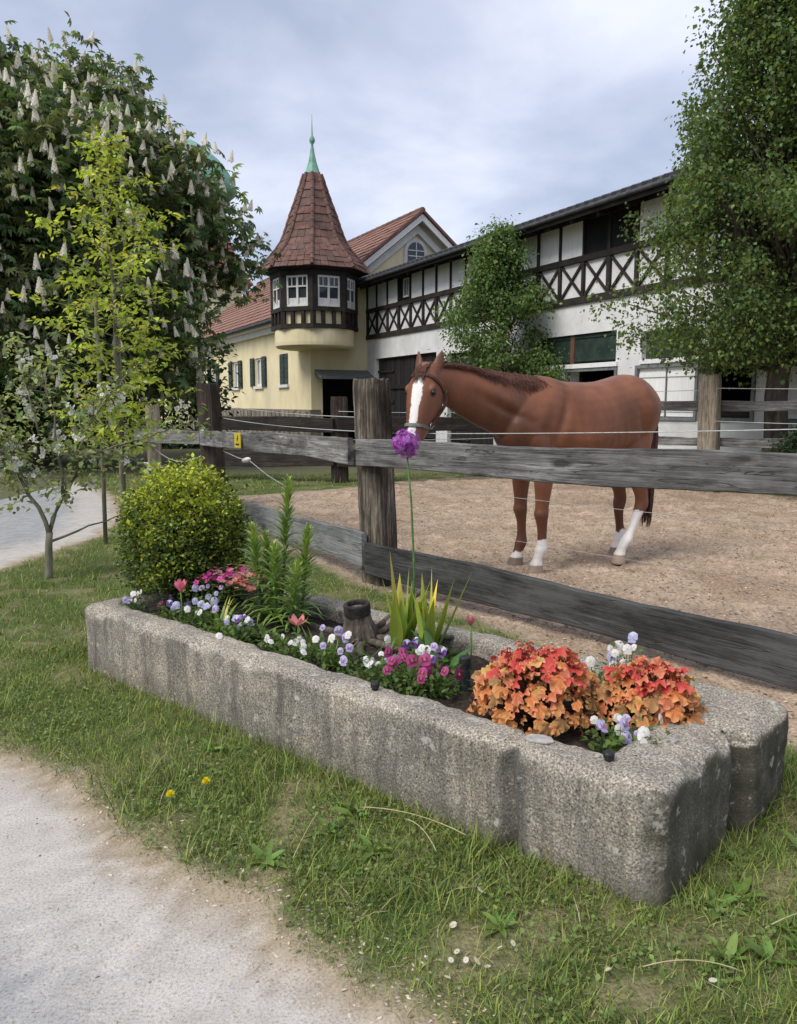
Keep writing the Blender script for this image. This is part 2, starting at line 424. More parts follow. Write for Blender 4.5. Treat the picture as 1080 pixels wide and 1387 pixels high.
margin = .13 + .10 * (n3_ - .5)
cg = mixc(turf, dirt, 1 - np.minimum(-DP, -DS * 1.2) / margin)
n4_ = fbm(XX, YY, 40, 2, 57)
far_tar = np.clip((DP - .40 - .25 * (n3_ - .5) - .10 * (n1_ - .5) - .12 * (n2_ - .5) - .25 * (n4_ - .5)) / .34, 0, 1)
cp = mixc(mixc(dirt, dust, DP / .16 + .6 * (n2_ - .5)), tar, far_tar)
cs = mixc(dirt, sand, DS / .2)
cc = np.where((DS > 0)[..., None], cs, np.where((DP > 0)[..., None], cp, cg))

M['soil_turf'] = mat('turf_soil', [(.3, (.70, .68, .65)), (.5, (1, 1, 1)), (.7, (1.3, 1.28, 1.22))], 60, 7, rough=.95, bump=.8, bscale=90, attr=True)
M['path'] = mat('dusty_path', [(.34, (.62, .62, .62)), (.46, (.94, .94, .94)), (.56, (1.04, 1.04, 1.03)), (.70, (1.25, 1.23, 1.2))], 120, 12, rough=.95, bump=.35, bscale=420, attr=True)
M['sand'] = mat('paddock_sand', [(.28, (.45, .42, .4)), (.5, (1, 1, 1)), (.75, (1.25, 1.22, 1.2))], 38, 8, (1, 1, 1), rough=.95, bump=1, bscale=45, attr=True)

ny, nx = XX.shape
vid = np.arange(nx * ny).reshape(ny, nx)
quads = np.stack([vid[:-1, :-1], vid[:-1, 1:], vid[1:, 1:], vid[1:, :-1]], -1).reshape(-1, 4)
fc = lambda A: (A[:-1, :-1] + A[1:, 1:] + A[:-1, 1:] + A[1:, :-1]).ravel() / 4
fds = fc(DS); fdp = fc(DP)
allV = np.stack([XX, YY, ZZ], -1).reshape(-1, 3); allC = cc.reshape(-1, 3)
def zone_mesh(name, sel, m, extra=None):
    q = quads[sel]; u, inv = np.unique(q, return_inverse=True)
    V = allV[u]; C = allC[u]; F = [inv.reshape(-1, 4)]
    if extra is not None:
        eV, eF, eC = extra; F.append(np.asarray(eF) + len(V)); V = np.vstack([V, eV]); C = np.vstack([C, np.tile(eC, (len(eV), 1))])
    o = link(name, np_mesh(name, V, F, m, C, True)); return tag(o, kind='structure')
x0, x1, y0, y1 = gx[0], gx[-1], gy[0], gy[-1]; B_ = 400.
outV = [(x0, y0, 0), (x1, y0, 0), (x1, y1, 0), (x0, y1, 0), (-B_, -B_, -.02), (B_, -B_, -.02), (B_, B_, -.02), (-B_, B_, -.02)]
outF = [(4, 5, 1, 0), (5, 6, 2, 1), (6, 7, 3, 2), (7, 4, 0, 3)]
zone_mesh('ground', (fds <= 0) & (fdp <= 0), M['soil_turf'], (outV, outF, (.13, .13, .07)))
zone_mesh('path', (fds <= 0) & (fdp > 0), M['path'])
zone_mesh('paddock_ground', fds > 0, M['sand'])

# wood chips, clods and pebbles on the sand and along the path
def chips(name, P, smin, smax, C, m, flat=.45):
    n = len(P)
    V = np.array([(1, 0, -.3), (.2, .8, -.3), (-.9, .5, -.3), (-.7, -.7, -.3), (.4, -.9, -.3), (.1, .1, .7)])
    F = np.array([(0, 1, 5), (1, 2, 5), (2, 3, 5), (3, 4, 5), (4, 0, 5)])
    S = rng.uniform(smin, smax, (n, 1)) * np.stack([rng.uniform(.6, 1.7, n), rng.uniform(.5, 1, n), rng.uniform(.3, .8, n) * flat * 2], -1)
    v, f, c = scatter(V, F, P, rotm(rng.uniform(0, 6.28, n), rng.normal(0, .25, n), rng.normal(0, .25, n)), S, C)
    return np_mesh(name, v, f, m, c)
M['grit'] = mat('grit', [(.3, (.7, .7, .7)), (.7, (1.2, 1.2, 1.2))], 60, 3, rough=.95, attr=True)
def sample_zone(n, cond, xr, yr, near=None):
    x = rng.uniform(*xr, n); u = rng.random(n)
    y = yr[0] * (yr[1] / yr[0]) ** u if near else rng.uniform(*yr, n)
    ok = np.abs(x) < .58 * y + .5
    x, y = x[ok], y[ok]; dp, ds = zones(x, y)
    ok = cond(x, y, dp, ds)
    return x[ok], y[ok]
def zat(x, y):
    i = np.clip(np.round((y - gy[0]) / G).astype(int), 0, ny - 1); j = np.clip(np.round((x - gx[0]) / G).astype(int), 0, nx - 1)
    return ZZ[i, j]
x, y = sample_zone(52000, lambda x, y, dp, ds: ds > .02, (-3.2, 7.5), (2.2, 15), True)
P = np.stack([x, y, zat(x, y) + .003], -1)
sc0 = vary((.42, .32, .235), len(x), .24, .04); drk = rng.random(len(x)) < .22; sc0[drk] *= .5
tag(link('wood_chips', chips('wood_chips', P, .004, .014, sc0, M['grit'])), 'tan wood chips and clods strewn over the sandy paddock', 'wood chips', kind='stuff')
x, y = sample_zone(30000, lambda x, y, dp, ds: (dp > -.22) & (dp < 1.2) & (ds < 0) & (rng.random(len(x)) < np.where(dp < .12, 1, .18)), (-4, 1.5), (.9, 8), True)
P = np.stack([x, y, zat(x, y) + .001], -1)
tag(link('gravel', chips('gravel', P, .002, .007, vary((.46, .39, .30), len(x), .22, .05), M['grit'])), 'fine tan gravel along the edge of the pale path', 'gravel', kind='stuff')

# ---------------------------------------------------------------- trough frame (used for masks and placing)
TO = np.array([-1.713, 4.214]); T1 = np.array([.7537, -.6572]); T2 = np.array([.6572, .7537]); TLEN, TWID, TH = 3.25, 1.0, .37
def tw(a, b, z=0.): p = TO + T1 * a + T2 * b; return (float(p[0]), float(p[1]), z)

# ---------------------------------------------------------------- grass
def grass_ok(x, y, dp, ds):
    g = np.stack([x, y], -1) - TO; a = g @ T1; b = g @ T2
    inside = (a > -.005) & (a < TLEN + .01) & (b > -.005) & (b < TWID + .01)
    dn = fbm(x, y, 5, 5, 21); d2 = fbm(x, y, 1.7, 3, 63)
    near_trough = np.exp(-np.clip(-b, 0, 9) / .12) * ((a > -.1) & (a < TLEN + .1) & (b < 0))
    edge = np.clip(np.minimum(-dp, -ds) / .16, 0, 1)
    pr = np.clip(1.35 - (dn - .46) * 3.2 - (d2 - .5) * 1.0, .14, 1) * edge
    bare = np.exp(-(((x - .17) / .10) ** 2 + ((y - 1.93) / .07) ** 2)) + .8 * np.exp(-(((x - .30) / .05) ** 2 + ((y - 1.75) / .07) ** 2)) + .8 * np.exp(-(((x - .78) / .12) ** 2 + ((y - 1.98) / .05) ** 2))
    pr = np.clip(pr + near_trough * .5, 0, 1) * (1 - np.clip(bare, 0, .93))
    return (dp < -.01) & (ds < -.02) & ~inside & (rng.random(len(x)) < pr)
xs = []; ys = []
for n, xr, yr in ((230000, (-2.6, 2.2), (1.2, 4.6)), (80000, (-4.2, 2.4), (4.2, 9)), (26000, (-6, 3), (9, 16.2))):
    a_, b_ = sample_zone(n, grass_ok, xr, yr, True); xs.append(a_); ys.append(b_)
x = np.concatenate(xs); y = np.concatenate(ys); n = len(x)
patch = fbm(x, y, 4.2, 4, 123)
lenf = .55 + 1.1 * fbm(x, y, 3.1, 4, 55)
gg = np.stack([x, y], -1) - TO; ga = gg @ T1; gb = gg @ T2
tall = np.exp(-np.clip(-gb, 0, 9) / .10) * ((ga > -.15) & (ga < TLEN + .15) & (gb < 0)) + np.exp(-np.clip(ga - TLEN, 0, 9) / .12) * (ga > TLEN) * (gb > 0) * (gb < TWID) * .6
hgt = np.exp(rng.normal(np.log(.026), .45, n)) * lenf * (1 + 1.1 * np.clip(patch - .55, 0, .3) * 3) * (1 + .75 * tall) * np.where(y > 9, 1.7, 1)
wid = rng.uniform(.0018, .0042, n) * np.where(y > 4.4, 1.5, 1) * np.where(y > 9, 1.9, 1)
BL = (np.array([(-.5, 0, 0), (.5, 0, 0), (-.42, .12, .5), (.42, .12, .5), (0, .46, 1)]), np.array([(0, 1, 3), (0, 3, 2), (2, 3, 4)]))
kind = rng.random(n); tone = fbm(x, y, 2.3, 4, 91)
C = vary((.18, .255, .055), n, .28, .08)
yl = kind < .30 + .5 * (tone - .5); C[yl] = vary((.29, .335, .085), int(yl.sum()), .2, .06)
dk = (kind > .95 - .9 * np.clip(patch - .40, 0, .5)); C[dk] = vary((.085, .135, .036), int(dk.sum()), .2, .06)
dr = (rng.random(n) > .86) & (rng.random(n) < .3 + 1.6 * np.clip(fbm(x, y, 5, 5, 21) - .40, 0, 1)); C[dr] = vary((.50, .42, .25), int(dr.sum()), .18, .05)
lie = np.where(dr, rng.uniform(.6, 1.4, n), np.abs(rng.normal(.1, .55, n)))
Rm = rotm(rng.uniform(0, 6.28, n), -lie, rng.normal(0, .1, n))
v1 = scatter(BL[0], BL[1], np.stack([x, y, zat(x, y) - .004], -1), Rm, np.stack([wid, hgt, hgt], -1), C)
# clover and broad little leaves between the blades
xa, ya = sample_zone(80000, grass_ok, (-2.6, 2.2), (1.2, 5.5), True); n = len(xa)
keep = fbm(xa, ya, 2.6, 3, 70) > .49; xa, ya = xa[keep], ya[keep]; n = len(xa)
Cc = vary((.165, .225, .065), n, .30, .08)
sz = rng.uniform(.007, .019, n)
v2 = scatter(LEAF[0], LEAF[1], np.stack([xa, ya, zat(xa, ya) + rng.uniform(.004, .028, n)], -1), rotm(rng.uniform(0, 6.28, n), rng.normal(.1, .5, n), rng.normal(0, .4, n)), np.stack([sz * 1.3, sz, sz], -1), Cc)
# rosettes of dandelion leaves near the trough's right end
ros = []
for k in range(46):
    if k < 26: cx_, cy_ = rng.uniform(.85, 1.6), rng.uniform(1.55, 2.6)
    else: cx_, cy_ = rng.uniform(-1.2, .8), rng.uniform(1.75, 3.2)
    g_ = np.array([cx_, cy_]) - TO
    if -.02 < g_ @ T1 < TLEN + .03 and -.03 < g_ @ T2 < TWID + .03: continue
    dp, ds = zones(np.array([cx_]), np.array([cy_]))
    if dp[0] > -.12 or ds[0] > -.05: continue
    m_ = rng.integers(6, 11); yw = np.linspace(0, 6.28, m_, endpoint=False) + rng.normal(0, .25, m_)
    s_ = rng.uniform(.05, .095, m_)
    ros.append(scatter(LEAF[0], LEAF[1], np.tile((cx_, cy_, .012), (m_, 1)), rotm(yw, rng.uniform(.15, .75, m_), rng.normal(0, .2, m_)), np.stack([s_ * .55, s_, s_], -1), vary((.15, .25, .055), m_, .18, .06)))
V, F, C = merge([v1, v2] + ros)
tag(link('grass', np_mesh('grass', V, F, M['grass'], C)), 'short green and straw coloured grass on the verge round the trough', 'grass', kind='stuff')

# ================================================================ granite trough
def evaluated(o, name, m):
    dg = bpy.context.evaluated_depsgraph_get()
    me = bpy.data.meshes.new_from_object(o.evaluated_get(dg)); me.name = name
    old = o.data; o.modifiers.clear(); o.data = me; bpy.data.meshes.remove(old)
    me.materials.clear(); me.materials.append(m)
    me.polygons.foreach_set('use_smooth', [True] * len(me.polygons))
    return o
def granite_mat():
    m, nt, p, o = newmat('granite'); N = nt.nodes.new; L = nt.links.new
    tc = N('ShaderNodeTexCoord')
    def noise(s, d, vec=None, st=None):
        n = N('ShaderNodeTexNoise'); n.inputs['Scale'].default_value = s; n.inputs['Detail'].default_value = d; n.inputs['Roughness'].default_value = .65
        if st:
            mp = N('ShaderNodeMapping'); mp.inputs['Scale'].default_value = st; L(tc.outputs['Object'], mp.inputs[0]); L(mp.outputs[0], n.inputs['Vector'])
        else: L(tc.outputs['Object'], n.inputs['Vector'])
        return n
    def ramp(src, stops):
        c = N('ShaderNodeValToRGB'); el = c.color_ramp.elements
        while len(el) < len(stops): el.new(.5)
        for q, (ps, cl) in zip(el, stops): q.position = ps; q.color = (*cl, 1)
        L(src, c.inputs[0]); return c.outputs[0]
    def mix(f, a, b, mode='MIX'):
        x = N('ShaderNodeMix'); x.data_type = 'RGBA'; x.blend_type = mode
        if isinstance(f, float): x.inputs['Factor'].default_value = f
        else: L(f, x.inputs['Factor'])
        for s, v in (('A', a), ('B', b)):
            if isinstance(v, tuple): x.inputs[s].default_value = (*v, 1)
            else: L(v, x.inputs[s])
        return x.outputs['Result']
    sp = noise(135, 5); speck = ramp(sp.outputs['Fac'], [(.34, (.06, .057, .052)), (.43, (.235, .22, .19)), (.55, (.35, .33, .29)), (.67, (.58, .555, .51))])
    vo = N('ShaderNodeTexVoronoi'); vo.inputs['Scale'].default_value = 210; L(tc.outputs['Object'], vo.inputs['Vector'])
    vs_ = ramp(vo.outputs['Color'], [(.2, (.55, .52, .48)), (.5, (1, 1, 1)), (.8, (1.5, 1.45, 1.38))])
    base = mix(.6, speck, vs_, 'MULTIPLY')
    bg_ = noise(3.2, 6); tint = ramp(bg_.outputs['Fac'], [(.35, (.70, .69, .68)), (.55, (1, .97, .92)), (.7, (1.15, 1.07, .95))])
    base = mix(1.0, base, tint, 'MULTIPLY')
    # vertical run marks of black algae on the upright faces
    st = noise(1.0, 7, st=(14, 14, 1.6)); stf = ramp(st.outputs['Fac'], [(.40, (0, 0, 0)), (.72, (1, 1, 1))])
    geo = N('ShaderNodeNewGeometry'); sx = N('ShaderNodeSeparateXYZ'); L(geo.outputs['Normal'], sx.inputs[0])
    up = N('ShaderNodeMapRange'); up.inputs['From Min'].default_value = .75; up.inputs['From Max'].default_value = .3; L(sx.outputs[2], up.inputs[0])
    pm = N('ShaderNodeMath'); pm.operation = 'MULTIPLY'; L(stf, pm.inputs[0]); L(up.outputs[0], pm.inputs[1])
    pm2 = N('ShaderNodeMath'); pm2.operation = 'MULTIPLY'; L(pm.outputs[0], pm2.inputs[0]); pm2.inputs[1].default_value = .80
    base = mix(pm2.outputs[0], base, (.062, .060, .056))
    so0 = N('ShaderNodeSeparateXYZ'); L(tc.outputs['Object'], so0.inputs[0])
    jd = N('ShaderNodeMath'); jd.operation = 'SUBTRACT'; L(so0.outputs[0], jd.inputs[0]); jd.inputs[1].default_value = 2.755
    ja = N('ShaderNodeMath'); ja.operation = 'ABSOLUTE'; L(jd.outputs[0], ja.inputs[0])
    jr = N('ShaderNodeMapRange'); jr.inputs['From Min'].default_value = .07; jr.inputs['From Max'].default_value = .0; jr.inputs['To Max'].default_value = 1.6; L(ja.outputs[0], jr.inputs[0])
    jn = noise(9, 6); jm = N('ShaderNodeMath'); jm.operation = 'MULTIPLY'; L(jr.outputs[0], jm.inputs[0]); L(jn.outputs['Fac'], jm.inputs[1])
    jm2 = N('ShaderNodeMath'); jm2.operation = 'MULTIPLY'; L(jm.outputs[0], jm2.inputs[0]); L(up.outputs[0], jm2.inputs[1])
    base = mix(jm2.outputs[0], base, (.05, .05, .052))   # the joint's shadow painted in as a dark band, broken by noise
    # short end turned darker, in uneven patches
    so = N('ShaderNodeSeparateXYZ'); L(tc.outputs['Object'], so.inputs[0])
    en = N('ShaderNodeMapRange'); en.inputs['From Min'].default_value = 3.17; en.inputs['From Max'].default_value = 3.26; L(so.outputs[0], en.inputs[0])
    an = noise(7, 8); af = N('ShaderNodeMapRange'); af.inputs['From Min'].default_value = .30; af.inputs['From Max'].default_value = .62; af.inputs['To Min'].default_value = .5; af.inputs['To Max'].default_value = 1.0; L(an.outputs['Fac'], af.inputs[0])
    e1_ = N('ShaderNodeMath'); e1_.operation = 'MULTIPLY'; L(en.outputs[0], e1_.inputs[0]); L(af.outputs[0], e1_.inputs[1])
    e2_ = N('ShaderNodeMath'); e2_.operation = 'MULTIPLY'; L(e1_.outputs[0], e2_.inputs[0]); L(up.outputs[0], e2_.inputs[1])
    base = mix(e2_.outputs[0], base, (.060, .056, .040))
    gz_ = N('ShaderNodeMapRange'); gz_.inputs['From Min'].default_value = .13; gz_.inputs['From Max'].default_value = .0; L(so.outputs[2], gz_.inputs[0])
    gn = noise(12, 7); gm = N('ShaderNodeMath'); gm.operation = 'MULTIPLY'; L(gz_.outputs[0], gm.inputs[0]); L(gn.outputs['Fac'], gm.inputs[1])
    base = mix(gm.outputs[0], base, (.085, .075, .042))      # soil splash and moss at the foot
    # grey lichen spots
    li = noise(16, 4); lf = ramp(li.outputs['Fac'], [(.60, (0, 0, 0)), (.66, (.6, .6, .6))])
    base = mix(lf, base, (.50, .49, .44))
    L(base, p.inputs['Base Color']); p.inputs['Roughness'].default_value = .93; p.inputs['Specular IOR Level'].default_value = .2
    nb = noise(110, 6); bp = N('ShaderNodeBump'); bp.inputs['Strength'].default_value = .7; bp.inputs['Distance'].default_value = .006
    L(nb.outputs['Fac'], bp.inputs['Height']); L(bp.outputs[0], p.inputs['Normal'])
    return m
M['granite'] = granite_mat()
trough_rz = math.atan2(T1[1], T1[0])
# local frame: x along the length, y across (towards the fence), z up
trough = empty('stone_trough', tw(0, 0, 0), trough_rz, 'long weathered granite trough planted with flowers, standing on the grass verge', 'trough')
mb = MB()
def ring(x0, x1, y0, y1, z): return [(x0, y0, z), (x1, y0, z), (x1, y1, z), (x0, y1, z)]
V = ring(0, TLEN, 0, TWID, -.06) + ring(0, TLEN, 0, TWID, TH) + ring(.11, 3.0, .165, .855, TH) + ring(.13, 2.98, .185, .835, .15)
F = [(3, 2, 1, 0)] + [(i, (i + 1) % 4, (i + 1) % 4 + 4, i + 4) for i in range(4)] + [(i + 4, (i + 1) % 4 + 4, (i + 1) % 4 + 8, i + 8) for i in range(4)] + \
    [(i + 8, (i + 1) % 4 + 8, (i + 1) % 4 + 12, i + 12) for i in range(4)] + [(12, 13, 14, 15)]
mb.add(V, F)
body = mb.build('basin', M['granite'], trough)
bm = bmesh.new(); bm.from_mesh(body.data)
bmesh.ops.bevel(bm, geom=[e_ for e_ in bm.edges if e_.calc_face_angle(0) > .5 and max(v.co.z for v in e_.verts) > .1], offset=.02, segments=2, affect='EDGES', clamp_overlap=True)
# proud block at the far end of the short side, with a joint beside it
bm.to_mesh(body.data); bm.free()
blk = MB().box(2.995, TLEN + .055, .60, TWID + .015, -.06, TH - .008)
me2 = blk.mesh('blk', None, bevel=.03)
bm = bmesh.new(); bm.from_mesh(body.data); bm.from_mesh(me2); bm.to_mesh(body.data); bm.free(); bpy.data.meshes.remove(me2)
rm = body.modifiers.new('r', 'REMESH'); rm.mode = 'VOXEL'; rm.voxel_size = .0165
sm = body.modifiers.new('s', 'SMOOTH'); sm.iterations = 2; sm.factor = .5
tx = bpy.data.textures.new('stone_lumps', 'CLOUDS'); tx.noise_scale = .22; tx.noise_depth = 3
dm = body.modifiers.new('d', 'DISPLACE'); dm.texture = tx; dm.strength = .026; dm.mid_level = .5
tx2 = bpy.data.textures.new('stone_pits', 'CLOUDS'); tx2.noise_scale = .035; tx2.noise_depth = 3
dm = body.modifiers.new('d2', 'DISPLACE'); dm.texture = tx2; dm.strength = .010; dm.mid_level = .5
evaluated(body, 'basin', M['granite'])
# joint lines: shallow groove cut by moving vertices
V = np.empty(len(body.data.vertices) * 3, np.float32); body.data.vertices.foreach_get('co', V); V = V.reshape(-1, 3)
front = (V[:, 1] < .06)
gx_ = 2.74 + .012 * np.sin(V[:, 2] * 19)
cut = np.exp(-((V[:, 0] - gx_) / .022) ** 2) * front
V[:, 1] += cut * .05
frm = (V[:, 1] < .17) & (V[:, 2] > TH - .05); V[:, 2] -= frm * np.exp(-((V[:, 0] - 2.72) / .014) ** 2) * .014
topc = (V[:, 2] > TH - .04) & (V[:, 0] > 2.98)
V[:, 2] -= topc * np.exp(-((V[:, 1] - .60) / .02) ** 2) * .022
endc = V[:, 0] > TLEN - .03
V[:, 0] -= endc * np.exp(-((V[:, 1] - .585) / .025) ** 2) * .03
# chips knocked out of the edges over the years
cr_ = np.random.default_rng(8)
for k in range(95):
    u = cr_.random(); q_ = cr_.random()
    if q_ < .5: c_, dv_ = np.array((u * TLEN, .0, TH)), np.array((0, .6, -.8))
    elif q_ < .64: c_, dv_ = np.array((TLEN, u * .58, TH)), np.array((-.6, 0, -.8))
    elif q_ < .78: c_, dv_ = np.array((TLEN, 0, u * TH)), np.array((-.7, .7, 0))
    elif q_ < .9: c_, dv_ = np.array((.1 + u * 2.9, .165, TH)), np.array((0, -.6, -.8))
    else: c_, dv_ = np.array((TLEN + .05, .6 + u * .4, TH)), np.array((-.6, 0, -.8))
    rd_ = cr_.uniform(.012, .04); dd_ = np.linalg.norm((V - c_) * np.array((.7, 1, 1)), axis=1)
    V += (dv_ * rd_ * .42)[None] * (np.clip(1 - (dd_ / (rd_ * 1.5)) ** 2, 0, 1) ** .7)[:, None]
body.data.vertices.foreach_set('co', V.ravel()); body.data.update()
# soil
M['soil'] = mat('garden_soil', [(.3, (.012, .009, .007)), (.55, (.04, .03, .022)), (.8, (.10, .08, .06))], 40, 8, rough=.95, bump=1, bscale=50)
sx = np.arange(.06, 3.07, .03); sy = np.arange(.12, .905, .03); SX, SY = np.meshgrid(sx, sy)
SZ = .285 + .05 * (fbm(SX, SY, 6, 4, 4) - .4) + .02 * (fbm(SX, SY, 30, 2, 8) - .5)
ii = np.arange(SX.size).reshape(SX.shape)
q = np.stack([ii[:-1, :-1], ii[:-1, 1:], ii[1:, 1:], ii[1:, :-1]], -1).reshape(-1, 4)
link('soil', np_mesh('soil', np.stack([SX, SY, SZ], -1).reshape(-1, 3), q, M['soil'], None, True), trough)
for a, b in ((2.08, .085), (3.03, .105)):
    MB().lathe([(.013, -.012), (.013, .004), (.017, .006), (.017, .022), (.012, .027)], 10).build('peg', M['black'], trough, (a, b, TH + .005), (.12, .1, 0), bevel=0)
# flat chip of pale stone lying on the front rim and one on the short side
M['pale_stone'] = mat('pale_stone', [(.3, (.24, .23, .21)), (.7, (.46, .44, .41))], 30, 5, rough=.9, bump=.3)
MB().prism([(-.052, -.016), (-.02, -.03), (.03, -.026), (.05, -.004), (.036, .022), (.004, .030), (-.034, .022)], 'z', -.006, .004).build('chip', M['pale_stone'], trough, (2.79, .10, TH + .003), (0, 0, .3), bevel=.003)
MB().prism([(-.02, -.012), (.02, -.014), (.018, .012), (-.014, .014)], 'z', -.003, .006).build('chip', M['pale_stone'], trough, (3.12, .36, TH + .005), (0, 0, -.2))

# ================================================================ buildings
M['plaster'] = mat('white_plaster', [(.3, (.60, .60, .60)), (.6, (.74, .74, .735)), (.8, (.80, .80, .79))], 2.2, 9, rough=.92, bump=.25, bscale=18, big=((.50, .50, .48), .8, .52, .75))
M['panel_white'] = mat('white_board', [(.3, (.72, .72, .71)), (.7, (.84, .84, .83))], 5, 6, (6, 6, .5), .8, .15, 12, rnd=.05)
M['timber'] = mat('dark_timber', [(.3, (.012, .010, .009)), (.7, (.042, .034, .028))], 7, 7, (.6, .6, .6), .8, .4, 16, rnd=.15)
M['yellow'] = mat('yellow_plaster', [(.3, (.66, .57, .35)), (.55, (.76, .67, .43)), (.8, (.80, .72, .49))], 1.6, 9, (1, 1, .6), .92, .2, 16, big=((.58, .51, .35), .6, .50, .75))
M['trim'] = mat('pale_trim', [(.3, (.58, .57, .54)), (.7, (.72, .71, .68))], 5, 6, rough=.8)
M['tile'] = mat('roof_tile', [(.25, (.075, .040, .034)), (.5, (.15, .080, .064)), (.75, (.235, .14, .11))], 4.5, 8, rough=.85, bump=.3, bscale=20, big=((.09, .075, .068), 1.1, .5, .72), rnd=.12)
M['tile_red'] = mat('roof_tile_red', [(.25, (.17, .088, .068)), (.5, (.26, .145, .112)), (.75, (.35, .21, .165))], 3.5, 8, rough=.85, bump=.3, bscale=20, big=((.24, .13, .10), .9, .5, .72), rnd=.08)
M['copper'] = mat('green_copper', [(.3, (.11, .26, .19)), (.7, (.24, .44, .34))], 4, 6, rough=.6, rnd=.05)
M['dark_void'] = mat('dark_interior', [(.3, (.006, .006, .007)), (.7, (.014, .014, .015))], 3, 3, rough=.95)
M['door_black'] = mat('black_stained_board', [(.3, (.010, .009, .010)), (.7, (.03, .027, .027))], 8, 6, (4, 4, .4), .75, .3, 20, rnd=.25)
M['glass'] = mat('window_glass', [(.3, (.02, .025, .03)), (.7, (.05, .06, .07))], 2, 3, rough=.08, spec=.6)
M['curtain'] = mat('net_curtain', [(.3, (.5, .51, .5)), (.7, (.72, .72, .7))], 6, 4, (8, 8, .4), .9)
M['shutter_green'] = mat('dark_green_shutter', [(.3, (.015, .028, .024)), (.7, (.04, .065, .055))], 6, 5, rough=.6, rnd=.15)
M['grey_frame'] = mat('grey_frame', [(.3, (.13, .14, .145)), (.7, (.22, .23, .235))], 10, 4, rough=.6)
M['slate'] = mat('dark_roofing', [(.3, (.035, .037, .04)), (.7, (.085, .09, .095))], 6, 5, rough=.7, bump=.2)
M['plinth'] = mat('rubble_plinth', [(.3, (.07, .06, .05)), (.5, (.19, .165, .135)), (.75, (.34, .31, .26))], 5.5, 7, rough=.95, bump=.8, bscale=8)

def wall_holes(x0, x1, z0, z1, holes, depth=.28):
    """front wall in the plane y=0 with rectangular openings (xa, xb, za, zb) and their reveals"""
    xs = sorted({x0, x1} | {h[0] for h in holes} | {h[1] for h in holes}); zs = sorted({z0, z1} | {h[2] for h in holes} | {h[3] for h in holes})
    m = MB()
    for a, b in zip(xs[:-1], xs[1:]):
        for c, d in zip(zs[:-1], zs[1:]):
            cx, cz = (a + b) / 2, (c + d) / 2
            if any(h[0] < cx < h[1] and h[2] < cz < h[3] for h in holes): continue
            m.add([(a, 0, c), (b, 0, c), (b, 0, d), (a, 0, d)], [(0, 1, 2, 3)])
    for a, b, c, d in holes:
        m.add([(a, 0, c), (b, 0, c), (b, 0, d), (a, 0, d), (a, depth, c), (b, depth, c), (b, depth, d), (a, depth, d)],
              [(0, 4, 5, 1), (1, 5, 6, 2), (2, 6, 7, 3), (3, 7, 4, 0)])
    return m

# ---------------------------------------------------------------- stable: local x along the wall towards the right, y into the building
KB = 1.15
stable = empty('stable_building', (-.98 * KB, 25.3 * KB, 1.45 * (1 - KB)), math.atan2(-.894, .447), 'white two storey stable with black half timbered upper floor and dark low roof', 'building')
stable.scale = (KB, KB, KB)
H_ = [(.63, 4.42, -.05, 2.78), (5.02, 7.2, -.05, 2.70), (8.62, 11.3, 2.22, 2.80), (9.91, 11.3, 1.2, 2.09), (11.97, 13.3, 2.22, 2.72), (11.9, 13.27, 1.2, 2.05), (13.4, 14.4, 1.2, 2.10), (14.85, 16.2, 1.2, 2.16), (17.0, 18.6, 1.2, 2.1)]
wm = wall_holes(0, 21, -.1, 3.40, H_)
wm.add([(0, 0, -.1), (0, 9, -.1), (0, 9, 5.0), (0, 0, 5.0)], [(0, 1, 2, 3)])          # end wall
wm.add([(0, .03, 3.4), (21, .03, 3.4), (21, .03, 5.1), (0, .03, 5.1)], [(0, 1, 2, 3)])
wm.add([(0, 0, 3.4), (21, 0, 3.4), (21, .03, 3.4), (0, .03, 3.4)], [(0, 1, 2, 3)])
wm.build('wall', M['plaster'], stable)
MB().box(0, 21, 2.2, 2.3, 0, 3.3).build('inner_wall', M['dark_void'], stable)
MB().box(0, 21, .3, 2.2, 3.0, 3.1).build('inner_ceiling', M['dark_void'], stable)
# plinth line
MB().box(5.0, 21, -.035, .02, -.1, .42).build('plinth', M['plaster'], stable)
# barn door of upright boards
for k in range(28):
    x = .66 + k * .2085 if k < 18 else 5.05 + (k - 18) * .2125
    MB().box(x, x + .203, .10 + .008 * (k % 3), .14 + .008 * (k % 3), 0, 2.76).build('board', M['door_black'], stable)
for x0_, x1_ in ((.62, 1.7), (3.2, 4.38), (5.06, 6.0)):
    for z in (2.35, 1.45, .5):
        MB().box(x0_, x1_, .07, .098, z, z + .07).build('hinge', M['iron'], stable)
MB().box(.66, 4.40, .06, .098, 1.86, 1.98).build('ledge', M['door_black'], stable)
# long transom window with two dark green shutters and a brown mullion
for a, b in ((8.66, 9.9), (10.02, 11.26)):
    sh = MB().box(a, b, .07, .11, 2.25, 2.78).build('shutter', M['shutter_green'], stable)
    for z in (2.27, 2.72): MB().box(a, b, .05, .069, z, z + .05).build('batten', M['shutter_green'], sh)
M['brown_wood'] = mat('brown_wood', [(.3, (.07, .035, .022)), (.7, (.16, .085, .05))], 9, 5, (1, 1, .3), .8, rnd=.1)
MB().box(9.90, 10.02, .045, .12, 2.22, 2.80).build('mullion', M['brown_wood'], stable)
MB().box(8.55, 11.37, -.05, .02, 2.13, 2.215).build('sill', M['panel_white'], stable)
def frame(xa, xb, za, zb, wd, y0, y1, m, name='window_frame', par=stable):
    f = MB()
    f.box(xa, xb, y0, y1, zb - wd, zb); f.box(xa, xb, y0, y1, za, za + wd); f.box(xa, xa + wd, y0, y1, za + wd, zb - wd); f.box(xb - wd, xb, y0, y1, za + wd, zb - wd)
    return f.build(name, m, par)
frame(9.85, 11.36, 1.15, 2.125, .06, -.03, .05, M['grey_frame'])
